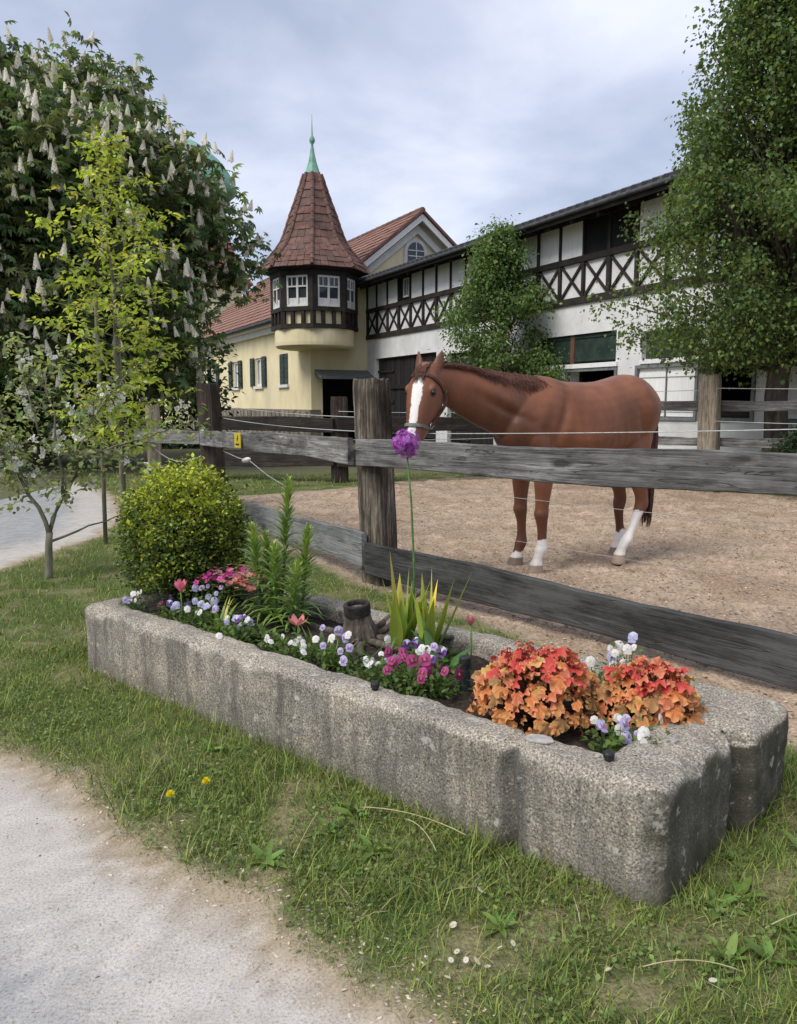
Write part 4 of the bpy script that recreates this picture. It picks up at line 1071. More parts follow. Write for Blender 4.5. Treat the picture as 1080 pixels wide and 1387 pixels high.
for a, b, z in (((2.3, 15.4), (5.07, 12.82), 1.66), ((5.07, 12.82), (8.4, 10.0), 1.68), ((5.07, 12.82), (8.4, 10.0), 1.16), ((2.3, 15.4), (5.07, 12.82), 1.14), ((-1.07, 14.3), (2.3, 15.4), 1.3), ((-1.07, 14.3), (2.3, 15.4), .8)):
    wire(sag((*a, z), (*b, z), .03), .0055) if False else MB().tube([fw(*p) for p in sag((*a, z), (*b, z), .03)], .0055, 5).build('wire', M['wire'], far, smooth=True)

# ================================================================ horse (local x forward, y left, z up)
HRZ = math.atan2(-.455, -.890)
horse = empty('horse', (1.65, 7.12, 0), HRZ, 'chestnut horse with white blaze and socks wearing a halter, standing behind the fence', 'horse')

def loft(mb, rings, n=28):
    """rings: (center, u axis, v axis, half u, half v plus, half v minus, exponent)"""
    V = []; F = []
    for c, u, v, hu, hp, hm, ex in rings:
        c = Vector(c); u = Vector(u); v = Vector(v)
        for k in range(n):
            a = 2 * math.pi * k / n; ca, sa = math.cos(a), math.sin(a)
            r = (abs(ca) ** ex + abs(sa) ** ex) ** (-1 / ex)
            V.append(c + u * (hu * ca * r) + v * ((hp if sa > 0 else hm) * sa * r))
    m = len(rings)
    for i in range(m - 1):
        for k in range(n):
            k2 = (k + 1) % n; F.append((i * n + k, i * n + k2, (i + 1) * n + k2, (i + 1) * n + k))
    F.append(tuple(range(n))[::-1]); F.append(tuple((m - 1) * n + k for k in range(n)))
    mb.add(V, F)
def spline(rows, n):
    """Catmull-Rom through rows of numbers"""
    A = np.array(rows, float); m = len(A); out = []
    for i in range(m - 1):
        p0, p1, p2, p3 = A[max(i - 1, 0)], A[i], A[i + 1], A[min(i + 2, m - 1)]
        for k in range(n):
            t = k / n; out.append(.5 * ((2 * p1) + (-p0 + p2) * t + (2 * p0 - 5 * p1 + 4 * p2 - p3) * t * t + (-p0 + 3 * p1 - 3 * p2 + p3) * t ** 3))
    out.append(A[-1]); return out

hb = MB()
Xa, Ya, Za = Vector((1, 0, 0)), Vector((0, 1, 0)), Vector((0, 0, 1))
# trunk: x, z of widest line, up, down, half width, exponent
torso = [(-.955, 1.36, .05, .06, .05, 2), (-.93, 1.35, .15, .17, .13, 2), (-.85, 1.36, .255, .26, .225, 2.1), (-.72, 1.36, .325, .30, .285, 2.2), (-.55, 1.35, .355, .33, .305, 2.2),
         (-.36, 1.31, .36, .345, .295, 2.1), (-.15, 1.25, .385, .325, .305, 2.1), (.08, 1.21, .42, .315, .315, 2.1), (.28, 1.21, .43, .315, .30, 2.1),
         (.45, 1.24, .435, .33, .265, 2.0), (.60, 1.27, .405, .32, .235, 2.0), (.74, 1.26, .33, .27, .22, 2.0), (.84, 1.24, .22, .20, .185, 2.0), (.90, 1.22, .10, .11, .11, 2)]
loft(hb, [((r[0], 0, r[1]), Ya, Za, r[4], r[2], r[3], r[5]) for r in spline(torso, 4)])
# neck: x, z, dir angle(deg), half depth up, down, half width
neck = [(.46, 1.36, 22, .30, .36, .195), (.68, 1.42, 20, .265, .335, .175), (.90, 1.475, 18, .230, .29, .148), (1.12, 1.525, 17, .205, .245, .124), (1.31, 1.58, 17, .180, .20, .106), (1.46, 1.625, 16, .150, .16, .095), (1.585, 1.655, 12, .115, .13, .086), (1.65, 1.67, 5, .06, .08, .065)]
rings = []
for x, z, an, hu_, hd_, hw_ in spline(neck, 4):
    a = R_(an); nv = Vector((-math.sin(a), 0, math.cos(a)))
    rings.append(((x, 0, z), Ya, nv, hw_, hu_, hd_, 2.0))
loft(hb, rings)
# head frame: turned left towards the camera and hanging
hf = Vector((.80, .60, 0)).normalized(); hpit = R_(63)
ha = hf * math.cos(hpit) - Za * math.sin(hpit)          # poll -> muzzle
hn = hf * math.sin(hpit) + Za * math.cos(hpit)          # out of the forehead
hs = Vector((-hf.y, hf.x, 0))                           # head's left
HP = Vector((1.59, .0, 1.695))
HK = 1.15
def hpnt(s, n_, l_): return HP + (ha * s + hn * n_ + hs * l_) * HK
# s, front offset, back offset, half width, exponent
headp = [(-.05, .05, -.06, .045, 2), (-.02, .085, -.11, .078, 2.0), (.05, .105, -.135, .095, 2.2), (.13, .115, -.165, .107, 2.4), (.20, .112, -.185, .110, 2.5), (.27, .103, -.185, .101, 2.5), (.34, .092, -.155, .085, 2.4), (.41, .082, -.115, .069, 2.3),
         (.48, .075, -.088, .060, 2.2), (.54, .072, -.080, .061, 2.2), (.585, .066, -.080, .063, 2.2), (.62, .048, -.078, .055, 2.1), (.645, .018, -.062, .036, 2.0)]
rings = []
for s, f_, b_, w_, ex in spline(headp, 4):
    rings.append((hpnt(s, (f_ + b_) / 2, 0), hs, hn, w_ * HK, (f_ - b_) / 2 * HK, (f_ - b_) / 2 * HK, ex))
loft(hb, rings)
# brow ridges, cheek plates, nostril rims, lips
for sd_ in (-1, 1):
    def blob(c, r, sc=(1, 1, 1), k=10):
        c = Vector(c); V = []; F = []
        for i in range(1, k):
            th = math.pi * i / k
            for j in range(2 * k):
                ph = math.pi * j / k
                V.append(c + ha * (r * sc[0] * math.cos(th)) + hn * (r * sc[1] * math.sin(th) * math.cos(ph)) + hs * (r * sc[2] * math.sin(th) * math.sin(ph)))
        V += [c + ha * r * sc[0], c - ha * r * sc[0]]
        n = 2 * k
        for i in range(k - 2):
            for j in range(n):
                F.append((i * n + j, i * n + (j + 1) % n, (i + 1) * n + (j + 1) % n, (i + 1) * n + j))
        for j in range(n):
            F.append((len(V) - 2, (j + 1) % n, j)); F.append((len(V) - 1, (k - 2) * n + j, (k - 2) * n + (j + 1) % n))
        hb.add(V, F)
    blob(hpnt(.165, .062, sd_ * .090), .036, (1.15, .8, .75))
    blob(hpnt(.21, -.075, sd_ * .082), .075, (1.25, 1, .45))
    blob(hpnt(.575, .045, sd_ * .045), .026, (1.2, 1, .8))
    # ear: hollow cone pointing up and slightly forward
    eb = hpnt(-.005, .012, sd_ * .068); ed = (-ha * .93 + hn * .16 + hs * sd_ * .17).normalized(); en = (hn * .75 + hs * sd_ * .55 + ed * -.2).normalized(); es = ed.cross(en).normalized()
    er = [(0, .034, .032), (.035, .042, .033), (.075, .043, .025), (.115, .033, .017), (.15, .018, .011), (.172, .005, .005)]
    loft(hb, [(eb + ed * h_ - en * .006, es, en, w_, d_ * .75, d_, 2) for h_, w_, d_ in er], 14)
blob(hpnt(.635, -.06, 0), .036, (.9, .9, 1.15))
# legs: x, y, z, fore-aft radius, lateral radius
def leg(rows):
    rows = spline(rows, 4)
    rings = []
    for i, (x, y, z, rf_, rl_) in enumerate(rows):
        kk = 1 + .20 * min(1, max(0, (1.0 - z) / .25))
        rings.append(((x, y, z), Ya, Xa, rl_ * kk, rf_ * kk, rf_ * kk, 2.15))
    loft(hb, rings, 20)
def foreleg(fx, fy, dx=0):
    leg([(.62 + dx * .2, fy * .62, 1.30, .17, .075), (.60 + dx * .3, fy * .78, 1.14, .15, .095), (.555 + dx * .4, fy * .88, 1.00, .115, .085), (.565 + dx * .5, fy * .95, .88, .085, .068), (.575 + dx * .6, fy, .76, .068, .057), (.58 + dx * .7, fy, .64, .054, .047), (.585 + dx * .8, fy, .565, .049, .044),
         (.59 + dx * .8, fy, .515, .053, .050), (.585 + dx * .85, fy, .465, .045, .041), (.578 + dx * .9, fy, .40, .037, .033), (.576 + dx * .93, fy, .31, .035, .030), (.576 + dx * .95, fy, .25, .041, .035), (.582 + dx * .97, fy, .212, .048, .042), (.598 + dx, fy, .17, .040, .037), (.618 + dx, fy, .125, .038, .037),
         (.628 + dx, fy, .092, .047, .046), (.636 + dx, fy, .06, .053, .050), (.645 + dx, fy, .02, .062, .057), (.648 + dx, fy, -.004, .063, .058)])
foreleg(.606, .185, .0)
foreleg(.547, -.18, -.055)
def hindleg(fy, hx, kx, top=.78):
    """hx: hoof offset forward, kx: hock offset"""
    leg([(-.66, fy * .62, 1.34, .22, .10), (-.64, fy * .80, 1.18, .215, .125), (-.60 + kx * .3, fy * .95, 1.04, .185, .12), (-.585 + kx * .5, fy * 1.0, .92, .145, .10), (-.61 + kx * .7, fy, .82, .11, .078), (-.655 + kx * .85, fy, .72, .083, .06), (-.69 + kx, fy, .63, .062, .048),
         (-.708 + kx, fy, .565, .058, .049), (-.70 + kx, fy, .51, .058, .050), (-.68 + kx + hx * .12, fy, .455, .047, .042), (-.668 + kx + hx * .3, fy, .39, .041, .035), (-.66 + kx + hx * .55, fy, .30, .038, .032), (-.655 + kx + hx * .75, fy, .25, .044, .036), (-.645 + kx + hx * .85, fy, .212, .051, .044), (-.62 + kx + hx * .93, fy, .17, .042, .039), (-.595 + kx + hx * .97, fy, .125, .039, .039),
         (-.582 + kx + hx, fy, .092, .048, .047), (-.574 + kx + hx, fy, .06, .053, .051), (-.565 + kx + hx, fy, .02, .061, .057), (-.562 + kx + hx, fy, -.004, .062, .058)])
hindleg(.15, .16, -.03)
hindleg(-.15, -.10, -.05)
hb.v = [(p[0] if p[0] > .3 else .3 + (p[0] - .3) * .84, p[1], p[2]) for p in hb.v]
bme = hb.mesh('body', None)
body_h = link('body', bme, horse)
rm = body_h.modifiers.new('r', 'REMESH'); rm.mode = 'VOXEL'; rm.voxel_size = .0095
sm = body_h.modifiers.new('s', 'SMOOTH'); sm.iterations = 9; sm.factor = .5

def coat_mat():
    m, nt, p, o = newmat('chestnut_coat'); N = nt.nodes.new; L = nt.links.new
    at = N('ShaderNodeAttribute'); at.attribute_name = 'Col'
    tc = N('ShaderNodeTexCoord'); mp = N('ShaderNodeMapping'); mp.inputs['Scale'].default_value = (1, 1, .35); L(tc.outputs['Object'], mp.inputs[0])
    nz = N('ShaderNodeTexNoise'); nz.inputs['Scale'].default_value = 7; nz.inputs['Detail'].default_value = 7; L(mp.outputs[0], nz.inputs['Vector'])
    mr = N('ShaderNodeMapRange'); mr.inputs['From Min'].default_value = .3; mr.inputs['From Max'].default_value = .7; mr.inputs['To Min'].default_value = .78; mr.inputs['To Max'].default_value = 1.2; L(nz.outputs['Fac'], mr.inputs[0])
    hs_ = N('ShaderNodeHueSaturation'); L(at.outputs['Color'], hs_.inputs['Color']); L(mr.outputs[0], hs_.inputs['Value']); L(hs_.outputs[0], p.inputs['Base Color'])
    p.inputs['Roughness'].default_value = .5; p.inputs['Specular IOR Level'].default_value = .4
    p.inputs['Sheen Weight'].default_value = .12; p.inputs['Sheen Roughness'].default_value = .4
    n2 = N('ShaderNodeTexNoise'); n2.inputs['Scale'].default_value = 130; n2.inputs['Detail'].default_value = 3; mp2 = N('ShaderNodeMapping'); mp2.inputs['Scale'].default_value = (.5, 1, .25); L(tc.outputs['Object'], mp2.inputs[0]); L(mp2.outputs[0], n2.inputs['Vector'])
    bp = N('ShaderNodeBump'); bp.inputs['Strength'].default_value = .45; bp.inputs['Distance'].default_value = .004; L(n2.outputs['Fac'], bp.inputs['Height']); L(bp.outputs[0], p.inputs['Normal'])
    return m
M['coat'] = coat_mat()
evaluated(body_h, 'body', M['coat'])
me = body_h.data
V = np.empty(len(me.vertices) * 3, np.float32); me.vertices.foreach_get('co', V); V = V.reshape(-1, 3).astype(float)
# muscle and rib relief pushed along the normals
me.update()
Nn = np.array([v.normal[:] for v in me.vertices])
x, y, z = V.T
def bump(cx, cz, rx, rz_, amt, an=0):
    dx_, dz_ = x - cx, z - cz; c, s = math.cos(R_(an)), math.sin(R_(an)); u = dx_ * c + dz_ * s; v_ = -dx_ * s + dz_ * c
    return amt * np.exp(-(u / rx) ** 2 - (v_ / rz_) ** 2)
flank = np.abs(y) > .06
rel = bump(.60, 1.36, .07, .30, .013, 22) - bump(.44, 1.30, .045, .26, .016, 20) + bump(.66, 1.10, .12, .10, .003) - bump(.52, 1.02, .06, .06, .008) \
    + bump(-.62, 1.42, .20, .13, .014) - bump(-.42, 1.30, .05, .24, .018, -14) + bump(-.78, 1.22, .10, .20, .014) - bump(-.66, 1.20, .03, .22, .010, 8) + bump(-.46, 1.56, .05, .05, .010) \
    + bump(-.10, 1.12, .30, .14, .012) + bump(1.0, 1.50, .25, .05, .010, 25) - bump(.92, 1.38, .22, .035, .010, 25)
for k in range(7):
    rel = rel + bump(.28 - k * .085, 1.22, .018, .20, .0028, -10)
V = V + Nn * (1.7 * rel * flank)[:, None]
me.vertices.foreach_set('co', V.astype(np.float32).ravel()); me.update()
# coat colours: chestnut, white markings, hooves, muzzle
coat = np.tile(np.array((.172, .062, .028)), (len(V), 1))
fn = fbm(x * 3 + 9, z * 3 + y * 2, 1.2, 4, 2)
coat *= (1 + .5 * (fn - .5))[:, None]
dap = fbm(x * 11 + 3, z * 11 + y * 4, 1, 3, 31); coat *= (1 + .22 * (dap - .5))[:, None]
under = np.clip((1.50 - z) / .22, 0, 1) * np.clip((x - .62) / .15, 0, 1) * (x < 1.5); coat = coat + (np.array((.075, .026, .015)) - coat) * (.6 * under)[:, None]  # shade under the neck painted into the coat
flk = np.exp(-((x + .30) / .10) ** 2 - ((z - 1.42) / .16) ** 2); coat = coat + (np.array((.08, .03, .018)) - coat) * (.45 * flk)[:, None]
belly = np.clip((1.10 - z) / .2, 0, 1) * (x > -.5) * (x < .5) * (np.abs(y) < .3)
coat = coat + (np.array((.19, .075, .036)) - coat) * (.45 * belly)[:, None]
shl = np.clip((z - 1.45) / .2, 0, 1) * (x < .3); coat = coat + (np.array((.225, .088, .044)) - coat) * (.5 * shl)[:, None]  # light on back and rump painted in as paler coat
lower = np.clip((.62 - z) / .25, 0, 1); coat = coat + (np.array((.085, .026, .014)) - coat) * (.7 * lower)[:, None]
H = (V - np.array(HP)) / HK; hs_c = H @ np.array(ha); hn_c = H @ np.array(hn); hl_c = H @ np.array(hs)
is_head = (hs_c > -.08) & (hs_c < .75) & (np.abs(hl_c) < .16) & (x > 1.36) & (hn_c > -.22)
wedge = fbm(hs_c * 20, hl_c * 20, 1, 3, 5) - .5
bw = np.interp(hs_c, [.06, .10, .16, .22, .34, .46, .54, .60], [0, .018, .036, .038, .028, .027, .033, .036]) + .008 * wedge
blaze = is_head & (hn_c > .01) & (np.abs(hl_c - .004) < bw) & (hs_c > .06)
white = np.array((.74, .71, .67))
muz = is_head & (hs_c > .52) & ~blaze
coat[muz] = coat[muz] * .6 + np.array((.10, .055, .045)) * .4
nostril = is_head & (np.abs(np.abs(hl_c) - .052) < .016) & (np.abs(hs_c - .578) < .022) & (hn_c > .02)
coat[nostril] = (.012, .008, .008)
coat[blaze] = white
eye_dark = is_head & (((hs_c - .185) / .036) ** 2 + ((hn_c - .050) / .028) ** 2 < 1) & (np.abs(hl_c) > .07)
coat[eye_dark] *= .35
ear = (hs_c < -.035) & (x > 1.45) & (hn_c > -.06) & (np.abs(hl_c) > .03) & (z > 1.745)
coat[ear] *= .75
wob = (fbm(x * 14, z * 14 + y * 9, 1, 3, 14) - .5) * .07
LF = (x > .3) & (x < .8) & (y > .05); RF = (x > .3) & (x < .8) & (y < -.05); LH = (x < -.2) & (y > .02); RH = (x < -.2) & (y < -.02)
sock = (LF & (z < .30 + wob)) | (LH & (z < .47 + wob + .05 * (x + .6))) | (RF & (z < .15 + wob)) | (RH & (z < .25 + wob))
sock &= z < .6
coat[sock] = white * (1 - .25 * np.clip(fn[sock] - .45, 0, 1))[:, None]
dusty = sock & (z < .16); coat[dusty] = coat[dusty] * .75 + np.array((.45, .33, .23)) * .25
hoofm = (z < .085); coat[hoofm] = np.array((.30, .225, .165)) * (1 + .3 * (fn[hoofm] - .5))[:, None]
hoofd = hoofm & (RF | RH); coat[hoofd] *= .6
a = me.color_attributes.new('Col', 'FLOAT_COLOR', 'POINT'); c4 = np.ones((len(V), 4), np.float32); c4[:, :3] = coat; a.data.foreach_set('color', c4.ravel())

# eyes
M['eye'] = mat('horse_eye', [(.3, (.008, .005, .004)), (.7, (.02, .011, .008))], 8, 2, rough=.05, spec=.7)
for sd_ in (-1, 1):
    e_ = MB().lathe([(.0005, -.024), (.012, -.0208), (.0208, -.012), (.024, 0), (.0208, .012), (.012, .0208), (.0005, .024)], 14).build('eye', M['eye'], horse, hpnt(.188, .052, sd_ * .098), smooth=True)
# hair strands as thin tapered ribbons with thickness
M['hair'] = mat('dark_red_hair', [(.3, (.035, .012, .008)), (.6, (.095, .032, .018)), (.8, (.16, .06, .032))], 30, 6, (3, 3, .3), .55, .3, 60, spec=.4)
def strands(name, items, m, parent):
    mb_ = MB()
    for pts, r in items: mb_.tube(pts, r, 4, cap=False)
    return mb_.build(name, m, parent, smooth=True)
rr = random.Random(12); items = []
for k in range(620):
    t = rr.random() ** .9
    # along the crest from withers to poll
    xx = .56 + t * .98
    zt = np.interp(xx, [.46, .68, .90, 1.12, 1.31, 1.46, 1.585], [1.665, 1.675, 1.695, 1.722, 1.752, 1.770, 1.764])
    dens = np.interp(xx, [.5, .65, .9, 1.1, 1.25, 1.6], [.5, .9, .95, .55, .22, .2]); ln = dens * rr.uniform(.10, .21)
    hw_ = np.interp(xx, [.46, .86, 1.24, 1.5], [.19, .138, .096, .082])
    y0_ = rr.uniform(-.02, .03); dx_ = rr.uniform(-.10, .02); w1 = rr.uniform(-.02, .02)
    pts = [(xx, y0_, zt - .01), (xx + dx_ * .1, y0_ + .03, zt + .004), (xx + dx_ * .35 + w1, hw_ * .55 + .006, zt - ln * .28), (xx + dx_ * .7 - w1, hw_ * .85 + .005, zt - ln * .65), (xx + dx_, hw_ * 1.0 + .008, zt - ln)]
    s_ = rr.uniform(.45, .8); items.append((pts, [.005 * s_, .006 * s_, .006 * s_, .004 * s_, .001]))
strands('mane', items, M['hair'], horse)
items = []
for k in range(46):
    s0 = rr.uniform(-.03, .03); l0 = rr.uniform(-.045, .045); ln = rr.uniform(.05, .13)
    p0 = hpnt(-.02 + s0, .05, l0); p1 = hpnt(.03, .115, l0 * .9); p2 = hpnt(.03 + ln, .122, l0 * .8 + rr.uniform(-.02, .02))
    items.append(([p0, p1, p2], [.005, .006, .001]))
strands('forelock', items, M['hair'], horse)
items = []
for k in range(260):
    a_ = rr.uniform(0, 6.28); r_ = rr.random() ** .5
    x0_ = -.745; z0_ = 1.50; ln = rr.uniform(.75, 1.22)
    sx_ = math.cos(a_) * r_; sy_ = math.sin(a_) * r_
    pts = [(x0_ + .02 * sx_, .02 * sy_, z0_), (x0_ - .055 + .03 * sx_, .035 * sy_, z0_ - .10), (x0_ - .075 + .045 * sx_, .05 * sy_, z0_ - ln * .35), (x0_ - .05 + .055 * sx_, .06 * sy_, z0_ - ln * .7), (x0_ - .035 + .05 * sx_, .055 * sy_ + rr.uniform(-.01, .01), z0_ - ln)]
    items.append((pts, [.010, .010, .008, .007, .002]))
strands('tail', items, M['hair'], horse)

# halter: straps follow the head's section
halter = empty('halter', (0, 0, 0)); halter.parent = horse
M['leather'] = mat('brown_leather', [(.3, (.035, .016, .011)), (.7, (.085, .036, .022))], 25, 5, rough=.45, bump=.2, bscale=80)
M['strap_grey'] = mat('grey_webbing', [(.3, (.10, .11, .10)), (.7, (.20, .21, .19))], 60, 3, rough=.7)
M['steel'] = mat('worn_steel', [(.3, (.35, .34, .32)), (.7, (.6, .59, .57))], 30, 4, rough=.35, metal=.9)
HPa = np.array(headp)
def sec(s, k, n=36, off=.006, tilt=0.):
    f_, b_, w_, ex = [np.interp(s, HPa[:, 0], HPa[:, j]) for j in (1, 2, 3, 4)]
    a = 2 * math.pi * k / n; ca, sa = math.cos(a), math.sin(a); r = (abs(ca) ** ex + abs(sa) ** ex) ** (-1 / ex)
    return hpnt(s + tilt * sa, (f_ + b_) / 2 + (off + (f_ - b_) / 2) * sa * r, (off + w_) * ca * r)
def strap_loop(name, s, tilt, wd, m, ks=None, n=36):
    V = []; F = []; ks = ks or list(range(n + 1)); cnt = 0
    for k in ks:
        for off, ds_ in ((.002, -wd), (.009, -wd), (.009, wd), (.002, wd)): V.append(sec(s + ds_, k, n, off, tilt))
        cnt += 1
    for i in range(cnt - 1):
        for j in range(4): F.append((i * 4 + j, i * 4 + (j + 1) % 4, (i + 1) * 4 + (j + 1) % 4, (i + 1) * 4 + j))
    return MB().add(V, F).build(name, m, halter)
strap_loop('noseband', .415, .03, .011, M['strap_grey'])
strap_loop('throat_strap', .10, -.02, .011, M['leather'])
for sd_ in (-1, 1):
    mb_ = MB(); pts = []
    for i in range(9):
        t = i / 8; s = .03 + t * .36; l_ = np.interp(s, HPa[:, 0], HPa[:, 3]) + .010
        pts.append(hpnt(s, np.interp(t, [0, .4, 1], [-.085, -.105, -.045]), sd_ * l_ * np.interp(t, [0, .5, 1], [1.02, 1.10, 1.02])))
    for i in range(8): mb_.bar(pts[i], pts[i + 1] + (pts[i + 1] - pts[i]) * .12, .010, .026, hs * sd_)
    mb_.build('cheek_strap', M['leather'], halter)
    c = pts[-1]; ringp = [c + (ha * math.cos(k * math.pi / 8) + hn * math.sin(k * math.pi / 8)) * .022 + hs * sd_ * .004 for k in range(17)]
    MB().tube(ringp, .0045, 6, False).build('ring', M['steel'], halter, smooth=True)
    MB().tube([pts[0], hpnt(-.035, -.07, sd_ * .06), hpnt(-.055, -.045, sd_ * .02)], .012, 6).build('crown_strap', M['leather'], halter)
    c2 = pts[-1]; c3 = hpnt(.33, -.17, sd_ * .03)
    MB().tube([c2, c2.lerp(c3, .5) + hs * sd_ * .02, c3], .010, 6).build('jaw_strap', M['strap_grey'], halter)
c = hpnt(.32, -.19, 0)
MB().tube([c + (ha * math.cos(k * math.pi / 6) + hn * math.sin(k * math.pi / 6)) * .022 for k in range(13)], .005, 6, False).build('ring', M['steel'], halter, smooth=True)

# ================================================================ trees
def limb(mb, p, q, r0, r1, seed, n=5, bend=.12, sides=6):
    rr = random.Random(seed); p = Vector(p); q = Vector(q); Ln = (q - p).length; pts = []; rad = []
    for i in range(n + 1):
        t = i / n; v = p.lerp(q, t)
        if 0 < i < n: v += Vector((rr.uniform(-1, 1), rr.uniform(-1, 1), rr.uniform(-.3, .8))) * Ln * bend * .5
        pts.append(v); rad.append(r0 + (r1 - r0) * t)
    mb.tube(pts, rad, sides); return pts

def leaves_at(centres, per, spread, size, base, tmpl=LEAF, wide=1.0, droop=.5, dv=.22, dh=.08, flat=.75, alt=None, altp=.0):
    """leaves round each clump centre; clump tone varies from clump to clump as it does between shoots"""
    c = np.asarray(centres, float); m = len(c); n = m * per
    P = np.repeat(c, per, 0); sp = np.repeat(np.broadcast_to(np.asarray(spread, float), (m,)), per)
    d = rng.normal(0, 1, (n, 3)) * np.array((1, 1, flat)); P = P + d * sp[:, None] * .6
    C = vary(base, n, dv, dh) * np.repeat(np.clip(1 + rng.normal(0, .14, (m, 1)), .6, 1.5), per, 0)
    if alt is not None:
        s_ = rng.random(n) < altp; C[s_] = vary(alt, int(s_.sum()), dv, dh)
    S = size * np.exp(rng.normal(0, .22, n))
    yaw = np.arctan2(d[:, 1], d[:, 0]) - math.pi / 2 + rng.normal(0, .7, n)
    R = rotm(yaw, -droop + rng.normal(0, .5, n), rng.normal(0, .5, n))
    return scatter(tmpl[0], tmpl[1], P, R, np.stack([S * wide, S, S], -1), C)

def crown_obj(parts, parent, m, name='crown'):
    V, F, C = merge(parts); V = V - np.array(parent.location)
    o = link(name, np_mesh(name, V, F, m, C), parent); return o
def wood_obj(mb, parent, m, name='trunk'):
    mb.v = [tuple(Vector(v) - parent.location) for v in mb.v]
    return mb.build(name, m, parent, smooth=True)

# ---- horse chestnut in flower
ct = empty('chestnut_tree', (-8.6, 18.6, 0), 0, 'huge dark green horse chestnut covered in white flower candles at the left', 'tree')
wb = MB()
limb(wb, (-8.6, 18.6, -.1), (-8.5, 18.6, 3.0), .5, .36, 1, 5, .03, 10)
cen = np.array((-8.5, 18.6, 4.7)); rad = np.array((5.35, 4.9, 4.75))
pts = []; nrm = []
for k in range(9000):
    d = rng.normal(0, 1, 3); d /= np.linalg.norm(d)
    if d[1] > .35 and rng.random() < .85: continue
    if d[0] < -.5 and rng.random() < .6: continue
    lump = .86 + .16 * math.sin(d[0] * 7 + 1.3) * math.sin(d[2] * 6 + d[1] * 5) + rng.normal(0, .045)
    rr_ = lump * (rng.random() ** .22 if rng.random() < .7 else rng.uniform(.35, .9))
    p = cen + d * rad * min(rr_, 1.0)
    if p[0] > cen[0]: p[0] = cen[0] + (p[0] - cen[0]) * (1 - .17 * max(0., (p[2] - 4.2) / 5.0))
    if p[2] < .55: p[2] = rng.uniform(.6, 1.6)
    pts.append(p); nrm.append((d, rr_))
pts = np.array(pts)
keep = rng.random(len(pts)) < .95; pts = pts[keep]; nrm = [q for q, k in zip(nrm, keep) if k]
for k in range(34):
    q = pts[rng.integers(len(pts))]; q = cen + (q - cen) * .8
    mid = Vector((-8.5, 18.6, rng.uniform(2.0, 4.5)))
    limb(wb, mid, q, .16, .03, 100 + k, 5, .12, 5)
wood_obj(wb, ct, M['bark'])
# palmate leaf of seven drooping leaflets
pv = []; pf = []
for k in range(7):
    a = R_(-115 + k * 38.3); ln = 1 - .10 * abs(k - 3); o_ = len(pv)
    cs, sn = math.cos(a), math.sin(a)
    for (u, v, z) in ((0, 0, 0), (.15, .55, -.04), (0, 1, -.34), (-.15, .55, -.04)):
        pv.append((u * cs + v * sn * ln, -u * sn + v * cs * ln, z))
    pf += [(o_, o_ + 1, o_ + 2), (o_, o_ + 2, o_ + 3)]
PALM = (np.array(pv), np.array(pf))
crown_obj([leaves_at(pts, 8, .34, .165, (.115, .172, .075), PALM, 1.0, .35, .30, .09, .8, (.19, .25, .11), .32)], ct, M['leaf'])
# flower candles: upright cones of small blossoms on the shoot tips
fv = []; ff = []; rr = random.Random(4)
for k in range(52):
    t = k / 52; a = k * 2.4; r_ = (1 - t) * .24 + .03; z = t
    c_ = Vector((math.cos(a) * r_, math.sin(a) * r_, z)); o_ = len(fv); s_ = .095 * (1 - .45 * t)
    out = Vector((math.cos(a), math.sin(a), .35)); sd_ = out.cross(Vector((0, 0, 1))).normalized(); up = sd_.cross(out).normalized()
    for u, v in ((-1, -.8), (1, -.8), (1.1, .8), (-1.1, .8)): fv.append(tuple(c_ + sd_ * u * s_ + up * v * s_ + out * (.03 if v > 0 else 0)))
    ff += [(o_, o_ + 1, o_ + 2), (o_, o_ + 2, o_ + 3)]
fcol = vary((.84, .81, .68), 52, .07, .03); fcol[rng.random(52) < .07] = (.72, .55, .45)
CAND = (np.array(fv), np.array(ff))
candle_me = np_mesh('flower_candle', CAND[0], CAND[1], M['petal'], np.repeat(fcol, 4, 0))
cand = []
for p, (d, r_) in zip(pts, nrm):
    if r_ > .70 and d[1] < .25 and d[2] > -.85 and rng.random() < .95: cand.append((p + d * (rng.uniform(.0, .16) if d[2] > .45 else rng.uniform(.10, .32)) + np.array((0, 0, .02)), d))
print('candles', len(cand)); cand.sort(key=lambda c: c[1][1] + (2 if c[0][0] < -10.2 else 0))
for (p, d) in cand[:300]:
    o = link('flower_candle', candle_me, ct, tuple(p - np.array(ct.location)), (rng.normal(0, .09), rng.normal(0, .09), rng.uniform(0, 6.28)))
    s_ = rng.uniform(.17, .29); o.scale = (s_ * .85, s_ * .85, s_)
rest = cand[300:]
if rest:
    Pp = np.array([c[0] for c in rest]); n = len(Pp); s_ = rng.uniform(.17, .29, n)
    v, f, c = scatter(CAND[0], CAND[1], Pp - np.array(ct.location), rotm(rng.uniform(0, 6.28, n), rng.normal(0, .16, n), rng.normal(0, .16, n)), np.stack([s_ * .95, s_ * .95, s_], -1), np.ones((n, 3)))
    tag(link('flower_candles', np_mesh('flower_candles', v, f, M['petal'], np.tile(np.repeat(fcol, 4, 0), (n, 1))), ct), kind='stuff')

